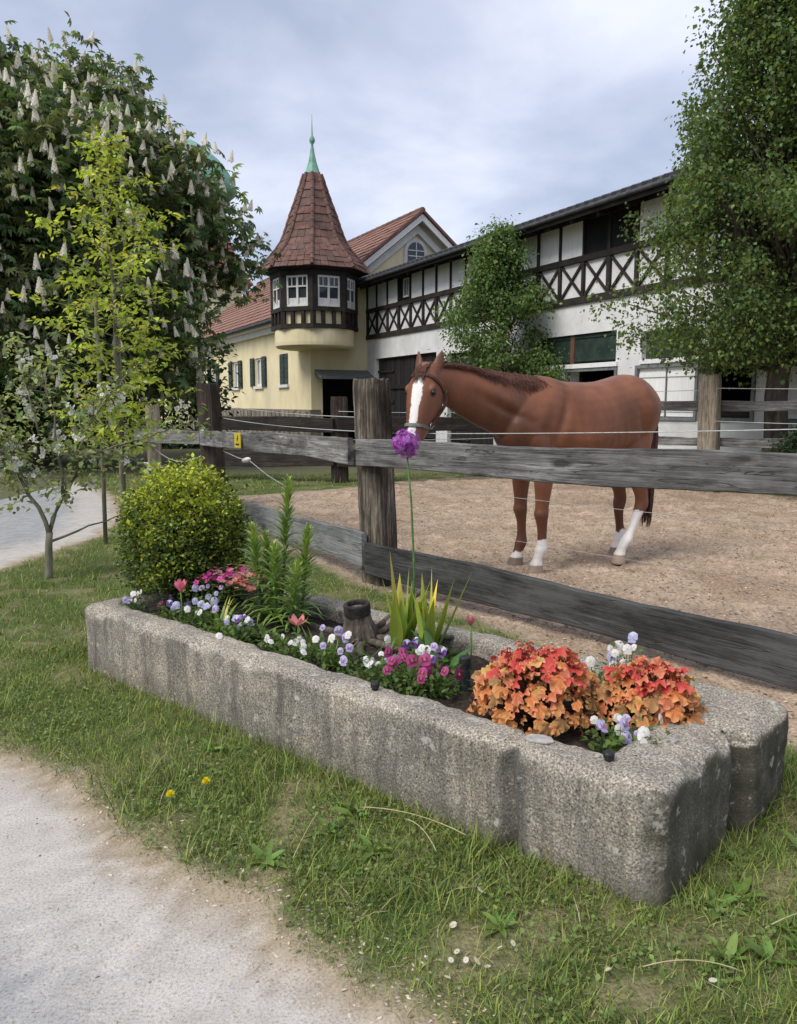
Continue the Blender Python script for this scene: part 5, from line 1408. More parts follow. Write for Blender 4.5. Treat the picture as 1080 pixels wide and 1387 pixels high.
# ---- broad pyramidal tree at the right, before the stable
KR = 1.2
rt = empty('pear_tree', (5.15, 11.0, 0), 0, 'large leafy green tree with upright top shoots at the right, before the stable', 'tree')
wb = MB(); limb(wb, (5.15, 11.0, -.1), (5.2, 11.0, 2.6), .17, .13, 5, 5, .02, 10); limb(wb, (5.2, 11, 2.5), (5.3, 11, 8.6), .13, .02, 6, 8, .03, 8)
prof_r = lambda z: np.interp(z, [2.0, 2.35, 2.9, 3.8, 4.8, 5.8, 7.0, 8.2, 9.2], [1.2, 1.85, 2.2, 2.0, 1.55, 1.15, .85, .5, .15])
cs_ = []; sp_ = []
for k in range(620):
    z = 2.12 + 6.9 * (rng.random() ** 1.75 if k < 430 else rng.uniform(.22, .75)); a = rng.uniform(0, 6.28); f_ = rng.random() ** .45
    r_ = prof_r(z) * f_ * (1 + .12 * math.sin(a * 3 + z * 2))
    q = np.array((5.2 + r_ * math.cos(a), 11 + r_ * math.sin(a) * .8, z))
    if q[1] > 11.75: q[1] = 11.75 - rng.random() * .3
    up = z > 4.3
    if k % 2 == 0 or up:
        limb(wb, (5.2, 11, max(1.9, z - (1.1 if up else .35) * (.4 + r_))), q, .03, .007, 300 + k, 4, .10, 4)
    m_ = 3
    if up:
        for j in range(5): cs_.append(q + np.array((rng.normal(0, .07), rng.normal(0, .07), -.55 + j * .24))); sp_.append(.15)
    else:
        for j in range(4): cs_.append(q + rng.normal(0, .17, 3) * np.array((1, 1, .7))); sp_.append(.21)
wood_obj(wb, rt, M['bark'])
crown_obj([leaves_at(cs_, 48, sp_, .052, (.11, .172, .058), LEAF2, 1.3, .7, .26, .09, .85, (.18, .25, .08), .30)], rt, M['leaf'])

rt.location = (5.15 * KR, 11.0 * KR, 1.45 * (1 - KR)); rt.scale = (KR, KR, KR)
# ---- narrow tree against the middle of the stable wall
mt = empty('linden_tree', (2.4, 17.0, 0), 0, 'smaller conical green tree against the middle of the stable wall', 'tree')
wb = MB(); limb(wb, (2.35, 17, -.1), (2.1, 17, 4.9), .13, .015, 8, 8, .02, 8)
prof_m = lambda z: np.interp(z, [1.25, 1.8, 2.5, 3.2, 3.9, 4.5, 5.0], [.7, 1.4, 1.55, 1.05, .55, .22, .06])
cs_ = []
for k in range(175):
    z = 1.40 + 3.45 * rng.random() ** 1.25; a = rng.uniform(0, 6.28); r_ = prof_m(z) * rng.random() ** .45 * (1 + .15 * math.sin(a * 3 + z * 3))
    q = np.array((2.1 + .35 * max(0, (3.2 - z) / 1.7) + r_ * math.cos(a), 17 + r_ * math.sin(a) * .75, z))
    if k % 2 == 0: limb(wb, (2.32, 17, max(1.2, z - .5 * r_ - .15)), q, .022, .006, 500 + k, 4, .1, 4)
    for j in range(4): cs_.append(q + rng.normal(0, .13, 3))
for j in range(9): cs_.append(np.array((2.08 + rng.normal(0, .05), 17, 4.35 + j * .09)))
wood_obj(wb, mt, M['bark'])
crown_obj([leaves_at(cs_, 44, .20, .070, (.115, .19, .065), LEAF2, 1.1, .6, .25, .08, .85, (.19, .275, .09), .28)], mt, M['leaf'])
mt.location = (2.4 * KB, 17.0 * KB, 1.45 * (1 - KB)); mt.scale = (KB, KB, KB)
# ---- yellow green sapling with stakes
sp = empty('young_ash_tree', (-2.80, 8.0, 0), 0, 'tall slender sapling with bright yellow green leaves before the chestnut', 'tree')
wb = MB(); limb(wb, (-2.8, 8.0, -.05), (-2.78, 8.0, 2.6), .026, .018, 9, 8, .01, 7); limb(wb, (-2.78, 8.0, 2.6), (-2.92, 8.0, 4.05), .018, .004, 10, 6, .02, 6)
fr_c = []
for k in range(58):
    z = 1.05 + 2.95 * (k / 58) ** .95; a = k * 2.4 + rng.normal(0, .3); r_ = np.interp(z, [1.0, 1.6, 2.3, 3.1, 3.6, 4.1], [.40, .68, .74, .62, .34, .10]) * rng.uniform(.45, 1.1)
    q = np.array((-2.8 + r_ * math.cos(a), 8 + r_ * math.sin(a), z + .10 * r_))
    pts_ = limb(wb, (-2.79, 8, z - .22 * r_), q, .007, .002, 700 + k, 4, .1, 4)
    for t in np.linspace(.3, 1.08, 5 if z < 3.4 else 3):
        c_ = np.array((-2.79, 8, z - .22 * r_)) * (1 - t) + q * t
        fr_c.append(c_ + rng.normal(0, .025, 3))
wood_obj(wb, sp, M['bark_green'])
crown_obj([leaves_at(fr_c, 14, .11, .062, (.42, .49, .10), LEAF2, .9, .15, .18, .07, .22, (.30, .40, .06), .35)], sp, M['leaf'])
for k, (xx, yy, hh) in enumerate(((-3.02, 8.1, 2.55), (-2.80, 8.05, 2.2))):
    st = MB().tube([(0, 0, -.05), (.005, 0, hh * .5), (0, 0, hh)], [.022, .021, .019], 8).build('stake', M['bark_green'], None, (xx, yy, 0), (0, rng.normal(0, .01), 0), smooth=True)
    tag(st, ('taller' if k == 0 else 'shorter') + ' thin wooden stake beside the yellow green sapling', 'stake', 'stakes by the sapling')
# ---- young apple tree in blossom
ap = empty('apple_tree', (-2.90, 6.46, 0), 0, 'small forked apple tree with white blossom at the left edge of the verge', 'tree')
wb = MB(); limb(wb, (-2.9, 6.46, -.05), (-2.86, 6.45, .40), .034, .028, 11, 4, .03, 8)
arms_all = [((-2.86, 6.45, .36), (-3.10, 6.4, 1.05), .022), ((-2.86, 6.45, .40), (-2.62, 6.5, 1.05), .022), ((-2.70, 6.48, .75), (-2.42, 6.55, 1.55), .016), ((-3.0, 6.42, .72), (-3.25, 6.5, 1.45), .014), ((-2.75, 6.48, .7), (-2.80, 6.4, 1.7), .014),
        ((-2.62, 6.5, 1.0), (-2.0, 6.45, 1.18), .012), ((-2.0, 6.45, 1.18), (-1.62, 6.4, 1.32), .008), ((-2.5, 6.52, 1.3), (-2.2, 6.6, 1.7), .009), ((-3.1, 6.4, 1.0), (-3.55, 6.35, 1.28), .010), ((-3.08, 6.4, .95), (-3.3, 6.3, 1.12), .008), ((-2.9, 6.45, 1.2), (-3.05, 6.5, 1.85), .009),
        ((-2.42, 6.55, 1.1), (-2.05, 6.5, .92), .008), ((-2.86, 6.45, .32), (-2.3, 6.75, .52), .012)]
arms = arms_all
cs_ = []; blo = []
for k, (p, q, r_) in enumerate(arms):
    limb(wb, p, q, r_, r_ * .35, 900 + k, 6, .07, 6)
    if k == 12: continue
    thin_ = k in (5, 6, 7, 11)
    p = np.array(p); q = np.array(q)
    for t in np.linspace(.45 if k in (0, 1) else .25, 1.05, 9):
        c_ = p + (q - p) * t
        for j in range(1 if thin_ else 3):
            tip = c_ + rng.normal(0, .06 if thin_ else .10, 3); cs_.append(tip)
            if rng.random() < .24: blo.append(tip + rng.normal(0, .04, 3))
        limb(wb, tuple(c_), tuple(cs_[-1]), .005, .002, 1000 + k * 20 + int(t * 9), 3, .1, 4)
wood_obj(wb, ap, M['bark_green'])
crown_obj([leaves_at(cs_, 9, .085, .045, (.23, .30, .12), LEAF, 1.15, .2, .25, .07, .9, (.35, .41, .19), .3)], ap, M['leaf'])
bv = []; bf = []
for k in range(5):
    a = k * 2 * math.pi / 5; o_ = len(bv); c_, s_ = math.cos(a), math.sin(a)
    for u, v, z in ((0, .1, 0), (.42, .6, .12), (0, 1, .25), (-.42, .6, .12)): bv.append((u * c_ - v * s_, u * s_ + v * c_, z))
    bf += [(o_, o_ + 1, o_ + 2), (o_, o_ + 2, o_ + 3)]
BLO = (np.array(bv), np.array(bf))
fl_me = []
for k in range(3):
    n = 6; P = rng.normal(0, .9, (n, 3)); v, f, c = scatter(BLO[0], BLO[1], P, rotm(rng.uniform(0, 6.28, n), rng.normal(.6, .5, n), rng.normal(0, .6, n)), np.full((n,), 1.0), vary((.74, .72, .70), n, .06, .02))
    fl_me.append(np_mesh('blossom', v, f, M['petal'], c))
for k, p in enumerate(blo[:60]):
    o = link('blossom', fl_me[k % 3], ap, tuple(p - np.array(ap.location)), tuple(rng.uniform(0, 3, 3))); s_ = rng.uniform(.020, .028); o.scale = (s_, s_, s_)

# ---- low dark shrub at the foot of the right hand tree
sb = empty('dark_shrub', (6.25, 12.2, 0), 0, 'low dark clipped shrub behind the fence at the right edge', 'shrub')
cs_ = []
for k in range(260):
    d = rng.normal(0, 1, 3); d /= np.linalg.norm(d); d[2] = abs(d[2]); cs_.append(np.array((6.5, 12.2, .45)) + d * np.array((.85, .55, .72)) * rng.uniform(.7, 1))
for k in range(60): cs_.append(np.array((rng.uniform(5.7, 7.4), 11.8 + rng.uniform(-.1, .2), rng.uniform(.1, .7))))
wb = MB(); [limb(wb, (6.3, 12.2, -.05), cs_[i * 9], .02, .008, 1300 + i, 3, .1, 5) for i in range(14)]
wood_obj(wb, sb, M['bark'], 'stem')
crown_obj([leaves_at(cs_, 16, .11, .055, (.030, .066, .022), LEAF2, 1.0, .3, .25, .08)], sb, M['leaf'])
# ---- hedge far left closing the view under the chestnut
hd = empty('tall_hedge', (-9, 26, 0), 0, 'dark hedge closing the view below the chestnut crown', 'hedge')
cs_ = np.stack([rng.uniform(-22, -5.6, 1500), 26 + rng.uniform(-.6, .8, 1500), rng.random(1500) * 3.4], -1)
wb = MB(); [limb(wb, (-22 + k * 1.1, 26.3, 0), (-22 + k * 1.1, 26.3, 3), .05, .02, 1500 + k, 3, .05, 5) for k in range(15)]
wood_obj(wb, hd, M['bark'], 'stem')
crown_obj([leaves_at(cs_, 9, .4, .22, (.03, .06, .02), LEAF2, 1.0, .3, .3, .08)], hd, M['leaf'])

# ================================================================ planting in the trough
SOILZ = .29
def tloc(a, b, z=SOILZ): return Vector(tw(a, b, z))
# ---- clipped box ball
bx = empty('boxwood_ball', tloc(.15, .60), 0, 'dense clipped round boxwood with yellow green tips at the far end of the trough', 'shrub')
o_b = np.array(bx.location)
cs_ = []; up_ = []
for k in range(1250):
    d = rng.normal(0, 1, 3); d /= np.linalg.norm(d)
    if d[2] < -.75: continue
    lump = 1 + .05 * math.sin(d[0] * 9 + d[2] * 7) + .05 * math.sin(d[1] * 11 + 2 * d[2])
    r_ = np.array((.345, .345, .415)) * lump * rng.uniform(.82, 1.03)
    p = np.array((-.03, .0, .37)) + d * r_
    # squarish shoulders
    cs_.append(p + o_b); up_.append(d[2])
cs_ = np.array(cs_); up_ = np.array(up_)
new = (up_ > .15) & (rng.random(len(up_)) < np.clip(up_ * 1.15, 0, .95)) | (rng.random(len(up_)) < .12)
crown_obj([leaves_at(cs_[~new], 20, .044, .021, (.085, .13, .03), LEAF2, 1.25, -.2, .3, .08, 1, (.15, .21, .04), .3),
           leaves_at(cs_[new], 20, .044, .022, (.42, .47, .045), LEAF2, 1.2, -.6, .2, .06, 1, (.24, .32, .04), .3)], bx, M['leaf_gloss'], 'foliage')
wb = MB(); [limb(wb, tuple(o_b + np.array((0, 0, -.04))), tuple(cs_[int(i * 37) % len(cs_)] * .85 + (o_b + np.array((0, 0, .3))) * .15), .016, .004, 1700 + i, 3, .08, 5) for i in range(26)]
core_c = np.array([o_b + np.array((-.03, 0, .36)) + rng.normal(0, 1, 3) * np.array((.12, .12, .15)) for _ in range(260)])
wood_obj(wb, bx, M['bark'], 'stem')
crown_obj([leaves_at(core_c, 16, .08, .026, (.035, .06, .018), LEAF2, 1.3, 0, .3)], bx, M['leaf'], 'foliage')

# ---- lilies: leafy upright stems
def lily(a, b, h, lean, idx, lab):
    base = tloc(a, b); e = empty('lily_plant', base, 0, lab, 'lily', 'lilies in the trough')
    top = Vector((lean[0], lean[1], h)); pts = [Vector((0, 0, -.02)), top * .5 + Vector((0, 0, .0)), top]
    MB().tube(pts, [.008, .007, .004], 6).build('stem', M['stem'], e, smooth=True)
    n = int(120 * h / .5); t = np.linspace(.10, 1, n); P = np.outer(t, np.array(top)); 
    ln = np.interp(t, [.05, .3, .75, 1], [.17, .15, .11, .05]) * rng.uniform(.8, 1.2, n)
    yaw = np.arange(n) * 2.4 + rng.normal(0, .2, n); pit = np.interp(t, [0, .6, 1], [-.1, .55, 1.25]) + rng.normal(0, .15, n)
    BLD = (np.array([(-.5, 0, 0), (.5, 0, 0), (-.62, .4, .05), (.62, .4, .05), (-.45, .75, -.02), (.45, .75, -.02), (0, 1.05, -.22)]), np.array([(0, 1, 3), (0, 3, 2), (2, 3, 5), (2, 5, 4), (4, 5, 6)]))
    C = vary((.18, .28, .06), n, .16, .06); C[t > .8] = vary((.27, .38, .08), int((t > .8).sum()), .1, .05)
    v, f, c = scatter(BLD[0], BLD[1], P, rotm(yaw, pit, np.zeros(n)), np.stack([np.full(n, .013), ln, ln], -1), C)
    link('foliage', np_mesh('foliage', v, f, M['leaf_gloss'], c), e)
lily(.86, .66, .74, (.05, .06), 0, 'tallest leafy green lily stem rising above the others in the trough')
lily(.80, .60, .50, (-.06, .02), 1, 'lily stem at the left of the clump beside the tallest lily')
lily(1.00, .68, .50, (.04, .02), 2, 'lily stem at the right of the clump beside the tallest lily')
lily(.92, .58, .42, (.0, -.02), 3, 'shorter lily stem in front of the tallest lily')
lily(.76, .70, .44, (-.05, .05), 4, 'lily stem at the back left of the clump near the boxwood')
lily(1.04, .56, .34, (.06, -.04), 5, 'lowest lily stem at the front right of the clump')

# ---- strap leaved plants (several): each leaf its own mesh
def strap_plant(name, a, b, specs, label, cat, cols, width=.016, group=None, z=SOILZ):
    e = empty(name, tloc(a, b, z), 0, label, cat, group)
    for (yaw, ln, lean, curl) in specs:
        n = 8; V = []; F = []; C = []
        c0 = cols[rng.integers(len(cols))]; cc_ = vary(c0, 1, .12, .05)[0]; w_ = width * rng.uniform(.75, 1.2)
        p = np.array((rng.normal(0, .014), rng.normal(0, .014), -.03)); an = lean
        dx_, dy_ = math.cos(yaw), math.sin(yaw)
        tipc = cc_ * np.array((1.9, 1.5, 1.0)) if rng.random() < .35 else cc_
        for i in range(n + 1):
            t = i / n; wv = w_ * (1 - t ** 3) * (.75 + .5 * math.sin(math.pi * min(1, t * 1.2)))
            V += [p + np.array((-dy_, dx_, 0)) * wv + np.array((dx_, dy_, 0)) * wv * .35, p, p - np.array((-dy_, dx_, 0)) * wv + np.array((dx_, dy_, 0)) * wv * .35]
            C += [cc_ + (tipc - cc_) * max(0, t - .4) * 1.6] * 3
            p = p + np.array((math.sin(an) * dx_, math.sin(an) * dy_, math.cos(an))) * ln / n; an += curl / n
        for i in range(n):
            o_ = i * 3; F += [(o_, o_ + 1, o_ + 4, o_ + 3), (o_ + 1, o_ + 2, o_ + 5, o_ + 4)]
        link('leaf', np_mesh('leaf', V, np.array(F), M['leaf_gloss'], np.clip(C, 0, 1), True), e)
    return e
def fan(n, l0, l1, lean0, lean1, curl0, curl1): return [(rng.uniform(0, 6.28), rng.uniform(l0, l1), rng.uniform(lean0, lean1), rng.uniform(curl0, curl1)) for _ in range(n)]
strap_plant('iris_plant', 1.68, .70, [(2.6, .52, .16, .0), (3.4, .40, .22, .1), (.2, .44, .06, .05), (1.5, .40, .1, .1), (4.6, .36, .25, .2)] + fan(5, .25, .42, .05, .3, 0, .5), 'tall yellow green iris leaves left of the purple allium stem base', 'iris', [(.34, .40, .06), (.24, .34, .06), (.44, .43, .08)], .026)
strap_plant('iris_plant', 1.84, .70, [(.3, .46, .05, .0), (5.6, .45, .32, .05), (5.9, .50, .42, .0), (2.0, .42, .08, .1), (3.0, .4, .1, 0)] + fan(6, .25, .40, .05, .35, 0, .5), 'yellow edged iris leaves spreading to the right behind the pansies', 'iris', [(.31, .39, .06), (.19, .29, .06), (.50, .48, .08)], .025)
strap_plant('daylily_plant', .78, .32, fan(20, .14, .26, .2, .8, .6, 1.6), 'tuft of arching yellow green leaves between the pansies and lilies', 'daylily', [(.26, .33, .06), (.36, .38, .08), (.16, .25, .05)], .007)
strap_plant('daylily_plant', 1.02, .40, fan(22, .14, .24, .3, 1.0, .8, 1.8), 'dark arching leaf tuft at the foot of the lilies', 'daylily', [(.09, .16, .04), (.14, .21, .06)], .009)
strap_plant('crocus_leaves', 1.62, .33, fan(26, .10, .19, .1, .9, .3, 1.5), 'fine grassy leaves behind the rim, left of the white pansies', 'leaves', [(.10, .19, .04), (.17, .25, .06)], .005)
strap_plant('crocus_leaves', 1.80, .45, fan(22, .12, .24, .1, .8, .2, 1.3), 'fine grassy leaves at the foot of the iris', 'leaves', [(.10, .19, .05), (.13, .22, .07)], .006)
strap_plant('tulip_leaves', 1.98, .60, fan(9, .18, .30, .2, .9, .2, 1.0), 'broad dark green leaves bending right of the iris', 'leaves', [(.07, .15, .04), (.10, .19, .05)], .022)
strap_plant('tulip_leaves', 1.42, .42, fan(4, .14, .20, .05, .4, .1, .5), 'upright pale green leaf pair beside the coral tulip', 'leaves', [(.20, .30, .12)], .02)

# ---- allium with its round purple head
al = empty('allium', tloc(1.66, .80), 0, 'tall allium with one round purple flower head above the fence rail', 'flower')
hd_z = 1.262 - SOILZ
MB().tube([(0, 0, -.02), (.012, .006, .35), (-.004, .0, .7), (-.028, -.004, hd_z - .01)], [.006, .0055, .005, .0045], 7).build('stem', M['stem'], al, smooth=True)
n = 420; d = rng.normal(0, 1, (n, 3)); d /= np.linalg.norm(d, axis=1)[:, None]
stv = []; stf = []
for k in range(6):
    a = k * math.pi / 3; o_ = len(stv); c_, s_ = math.cos(a), math.sin(a)
    for u, v, z in ((0, 0, 0), (.14, .5, .1), (0, 1, .16), (-.14, .5, .1)): stv.append((u * c_ - v * s_, u * s_ + v * c_, z))
    stf += [(o_, o_ + 1, o_ + 2), (o_, o_ + 2, o_ + 3)]
yaw = np.arctan2(d[:, 1], d[:, 0]) - math.pi / 2; pit = np.arcsin(np.clip(d[:, 2], -1, 1)) - math.pi / 2
Cc = vary((.40, .07, .44), n, .25, .08); s_ = rng.random(n) < .35; Cc[s_] = vary((.58, .22, .62), int(s_.sum()), .15, .05)
v, f, c = scatter(np.array(stv), np.array(stf), d * rng.uniform(.036, .068, (n, 1)), rotm(yaw, pit + rng.normal(0, .2, n), rng.normal(0, .3, n)), np.full(n, .014), Cc)
fh = link('flower_head', np_mesh('flower_head', v, f, M['petal'], c), al, (-.028, -.004, hd_z))
MB().lathe([(.001, -.022), (.016, -.016), (.023, 0), (.016, .016), (.001, .022)], 10).build('core', mat('allium_core', [(.3, (.08, .015, .09)), (.7, (.16, .04, .18))], 40, 3), fh, smooth=True)
pd = MB(); [pd.tube([(0, 0, 0), tuple(q * .058)], .0008, 3, False) for q in d[:90]]
pd.build('pedicel', M['stem'], fh)

# ---- pansies
pv = []; pf = []; pc = []
def pansy_mesh(name, main, upper, throat=(.55, .42, .03), blotch=None):
    V = []; F = []; C = []
    # five rounded petals: two upper, two side, one large lower (flower faces +y, up = z)
    for (ang, ln, wd, dep, col) in ((62, .95, .62, -.10, upper), (118, .95, .62, -.12, upper), (8, .9, .58, 0, main), (172, .9, .58, .0, main), (270, 1.0, .82, .06, main)):
        a = R_(ang); ux, uz = math.cos(a), math.sin(a); px_, pz_ = -uz, ux; o_ = len(V)
        V.append((0, .02 + dep * .3, 0)); C.append(throat)
        prof_ = [(.28, .42), (.62, .92), (.88, .9), (1.0, .45)]
        for t, w_ in prof_:
            for s_ in (-1, 1):
                r_ = t * ln; V.append((ux * r_ + px_ * s_ * w_ * wd, dep - .16 * t * t + .05 * math.sin(t * 9 + ang), uz * r_ + pz_ * s_ * w_ * wd))
                cc_ = np.array(col, float)
                if blotch is not None and t < .5 and ang in (8, 172, 270): cc_ = np.array(blotch, float)
                C.append(cc_ * rng.uniform(.9, 1.1))
        F += [(o_, o_ + 1, o_ + 2)] + [t3 for i in range(3) for t3 in ((o_ + 1 + i * 2, o_ + 3 + i * 2, o_ + 4 + i * 2), (o_ + 1 + i * 2, o_ + 4 + i * 2, o_ + 2 + i * 2))]
    return np_mesh(name, V, np.array(F), M['petal'], np.clip(np.array(C), 0, 1))
PAN = {'white': pansy_mesh('flower', (.76, .75, .72), (.76, .75, .74)), 'lilac': pansy_mesh('flower', (.50, .42, .68), (.62, .58, .76), blotch=(.25, .14, .42)),
       'blue': pansy_mesh('flower', (.44, .44, .68), (.60, .62, .76)), 'magenta': pansy_mesh('flower', (.46, .06, .22), (.50, .09, .28), blotch=(.10, .01, .05)),
       'purple': pansy_mesh('flower', (.16, .07, .34), (.70, .68, .74), blotch=(.05, .01, .12)), 'dark': pansy_mesh('flower', (.05, .03, .17), (.07, .04, .20)), 'maroon': pansy_mesh('flower', (.14, .015, .06), (.18, .03, .09))}
def pansy(a, b, r, kinds, nf, label, size=.024, h=.13, lf=170):
    e = empty('pansy_plant', tloc(a, b), 0, label, 'pansy', 'pansies in the trough')
    c0 = np.array(e.location); k = int(lf * 1.7); r = r * 1.15
    P = np.stack([rng.normal(0, r * .62, k), rng.normal(0, r * .55, k), np.abs(rng.normal(h * .42, h * .3, k))], -1)
    S = rng.uniform(.018, .034, k)
    v, f, c = scatter(LEAF[0], LEAF[1], P, rotm(rng.uniform(0, 6.28, k), rng.normal(.3, .5, k), rng.normal(0, .4, k)), np.stack([S * 1.0, S, S], -1), vary((.12, .20, .05), k, .25, .08))
    link('foliage', np_mesh('foliage', v, f, M['leaf'], c), e)
    sm_ = MB()
    for i in range(nf):
        kd = kinds[i % len(kinds)]; x_ = rng.normal(0, r * .62); y_ = rng.normal(0, r * .55); z_ = h * rng.uniform(.75, 1.25)
        # flowers look towards the light and the path
        o = link('flower', PAN[kd], e, (x_, y_, z_), (R_(rng.uniform(5, 50)), R_(rng.uniform(-20, 20)), math.pi + R_(rng.uniform(-55, 55))))
        s_ = size * rng.uniform(.6, 1.05); o.scale = (s_, s_, s_)
        sm_.tube([(x_ * .5, y_ * .5, 0), (x_ * .9, y_ * .9 + .006, z_ * .7), (x_, y_ + .005, z_)], .0015, 4, False)
    sm_.build('stems', M['stem'], e)
pansy(.20, .16, .06, ('white', 'lilac'), 9, 'small white and lilac pansies at the far left corner of the trough', .019, .12, 80)
pansy(.50, .24, .07, ('dark', 'purple', 'maroon'), 6, 'dark purple pansies beside the pink tulip', .022, .11, 130)
pansy(.68, .26, .09, ('blue', 'white', 'blue'), 13, 'pale blue pansies below the pink tulip', .022, .12, 170)
pansy(.98, .25, .09, ('blue', 'lilac', 'white', 'purple'), 11, 'pale blue pansies in front of the arching yellow green leaves', .021, .12, 170)
pansy(.52, .40, .07, ('blue', 'lilac'), 7, 'pale blue pansies behind the pink tulip', .02, .16, 90)
pansy(1.44, .27, .08, ('white', 'white', 'white'), 9, 'white pansies with pale leaves before the old wheel hub', .02, .11, 170)
pansy(1.62, .32, .08, ('lilac', 'lilac', 'white'), 12, 'lilac pansies in the middle of the trough, right of the white ones', .022, .13, 150)
pansy(1.92, .26, .08, ('white', 'white', 'lilac'), 11, 'white pansies left of the magenta ones', .021, .12, 150)
pansy(2.06, .28, .09, ('magenta',), 15, 'magenta pansies behind the front rim, below the iris', .026, .13, 150)
pansy(2.02, .44, .09, ('purple', 'white', 'purple', 'lilac'), 12, 'purple and white pansies behind the magenta ones', .026, .14, 150)
pansy(2.18, .38, .06, ('maroon', 'magenta'), 4, 'few dark red pansies right of the magenta cluster', .026, .10, 90)
pansy(2.97, .31, .09, ('lilac', 'white', 'white', 'lilac'), 15, 'lilac and white pansies at the near right corner below the orange leaves', .022, .11, 190)
pansy(2.76, .72, .07, ('white', 'white', 'blue'), 14, 'white pansies behind the orange leaved plants', .022, .215, 150)
pansy(1.22, .30, .05, ('maroon',), 1, 'low leafy pansy almost without flowers near the coral tulip', .018, .08, 90)

# ---- pink cushion of phlox and coral
ph = empty('phlox_cushion', tloc(.66, .50), 0, 'cushion of magenta and coral flowers right of the boxwood', 'phlox')
n = 240; P = np.stack([rng.normal(0, .09, n), rng.normal(0, .075, n), np.abs(rng.normal(.14, .07, n))], -1); S = rng.uniform(.015, .03, n)
v, f, c = scatter(LEAF2[0], LEAF2[1], P, rotm(rng.uniform(0, 6.28, n), rng.normal(.4, .5, n), rng.normal(0, .4, n)), np.stack([S, S, S], -1), vary((.09, .15, .04), n, .25))
link('foliage', np_mesh('foliage', v, f, M['leaf'], c), ph)
phm = [np_mesh('flower', BLO[0], BLO[1], M['petal'], np.tile(cl, (len(BLO[0]), 1))) for cl in ((.58, .06, .27), (.60, .13, .36), (.60, .22, .18), (.56, .28, .42))]
for k in range(120):
    x_ = rng.uniform(-.19, .19); y_ = rng.normal(0, .065); kind_ = (rng.integers(0, 2) if x_ < .01 else 2) if rng.random() < .85 else 3
    o = link('flower', phm[int(kind_)], ph, (x_ * .754 + y_ * .657, -x_ * .657 + y_ * .754, .255 + rng.normal(0, .02) - 1.1 * x_ * x_), (rng.normal(.25, .35), rng.normal(0, .35), rng.uniform(0, 6.28)))
    s_ = rng.uniform(.014, .022); o.scale = (s_, s_, s_)

# ---- tulips
def tulip(a, b, h, col, label, open_=.55, size=.034):
    e = empty('tulip', tloc(a, b), 0, label, 'tulip')
    MB().tube([(0, 0, -.02), (.004, 0, h * .5), (0, 0, h)], [.004, .0038, .0035], 6).build('stem', M['stem'], e, smooth=True)
    for k in range(6):
        yaw = k * math.pi / 3; V = []; F = []; nn = 5
        lay = .86 if k % 2 else 1.0
        for i in range(nn + 1):
            t = i / nn; r_ = size * lay * (.15 + open_ * 1.5 * math.sin(t * 1.7)); z_ = size * 1.7 * t; w_ = size * .75 * math.sin(math.pi * (.12 + .80 * t)) 
            for s_ in (-1, 0, 1):
                aa = yaw + s_ * w_ / max(r_, size * .4) * .75; V.append((r_ * math.cos(aa), r_ * math.sin(aa), h + z_ - .003 * abs(s_)))
        for i in range(nn):
            for j in range(2): F.append((i * 3 + j, i * 3 + j + 1, i * 3 + j + 4, i * 3 + j + 3))
        link('petal', np_mesh('petal', V, np.array(F), M['petal'], np.tile(vary(col, 1, .1, .03)[0], (len(V), 1)), True), e)
tulip(.58, .235, .20, (.66, .17, .24), 'single pink tulip in front of the boxwood')
tulip(1.38, .32, .15, (.66, .24, .24), 'open coral pink tulip low down near the middle of the trough', 1.15, .026)
tulip(2.08, .70, .20, (.50, .16, .18), 'half hidden pink tulip at the right of the iris leaves', .5, .024)

# ---- heucheras: every lobed leaf an object, four shared meshes
def lobed(n_l=5):
    V = [(0, .0, 0)]; F = []; m_ = n_l * 4
    for k in range(m_ + 1):
        t = k / m_; a = R_(-150 + 300 * t); lob = .88 + .12 * abs(math.sin(t * math.pi * n_l)) ** .6 + .03 * math.sin(k * 3.7)
        r_ = lob * (.62 + .38 * math.cos(a * .5) ** 2) * (1 + .04 * math.sin(k * 2.1))
        V.append((r_ * math.sin(a) * .62, .28 + r_ * math.cos(a) * .62, .15 * math.sin(k * 1.57 + .6) - .12 * r_ * r_ + .05))
    # inner ring for relief
    base = len(V)
    for k in range(m_ + 1):
        p = np.array(V[1 + k]); V.append(tuple(p * np.array((.55, .55, 0)) + np.array((0, .08, .06 + .02 * math.sin(k * 1.57 + 1)))))
    for k in range(m_):
        F.append((1 + k, 2 + k, base + k + 1)); F.append((1 + k, base + k + 1, base + k)); F.append((0, base + k, base + k + 1))
    return np.array(V), np.array(F)
LV, LF_ = lobed()
def hmesh(c_in, c_out):
    n0 = (len(LV) - 1) // 2; C = np.zeros((len(LV), 3)); C[0] = c_in; C[1:1 + n0] = c_out; C[1 + n0:] = c_in
    C = C * rng.uniform(.85, 1.15, (len(C), 1))
    return np_mesh('leaf', LV, LF_, M['petal'], np.clip(C, 0, 1), False)
HM = {'red': hmesh((.56, .07, .06), (.66, .15, .11)), 'coral': hmesh((.60, .18, .09), (.70, .30, .17)), 'orange': hmesh((.62, .22, .07), (.72, .34, .15)), 'amber': hmesh((.56, .23, .08), (.66, .35, .14)), 'tan': hmesh((.38, .20, .08), (.50, .30, .13)), 'brown': hmesh((.16, .06, .035), (.24, .10, .05)), 'gold': hmesh((.56, .33, .10), (.68, .44, .17))}
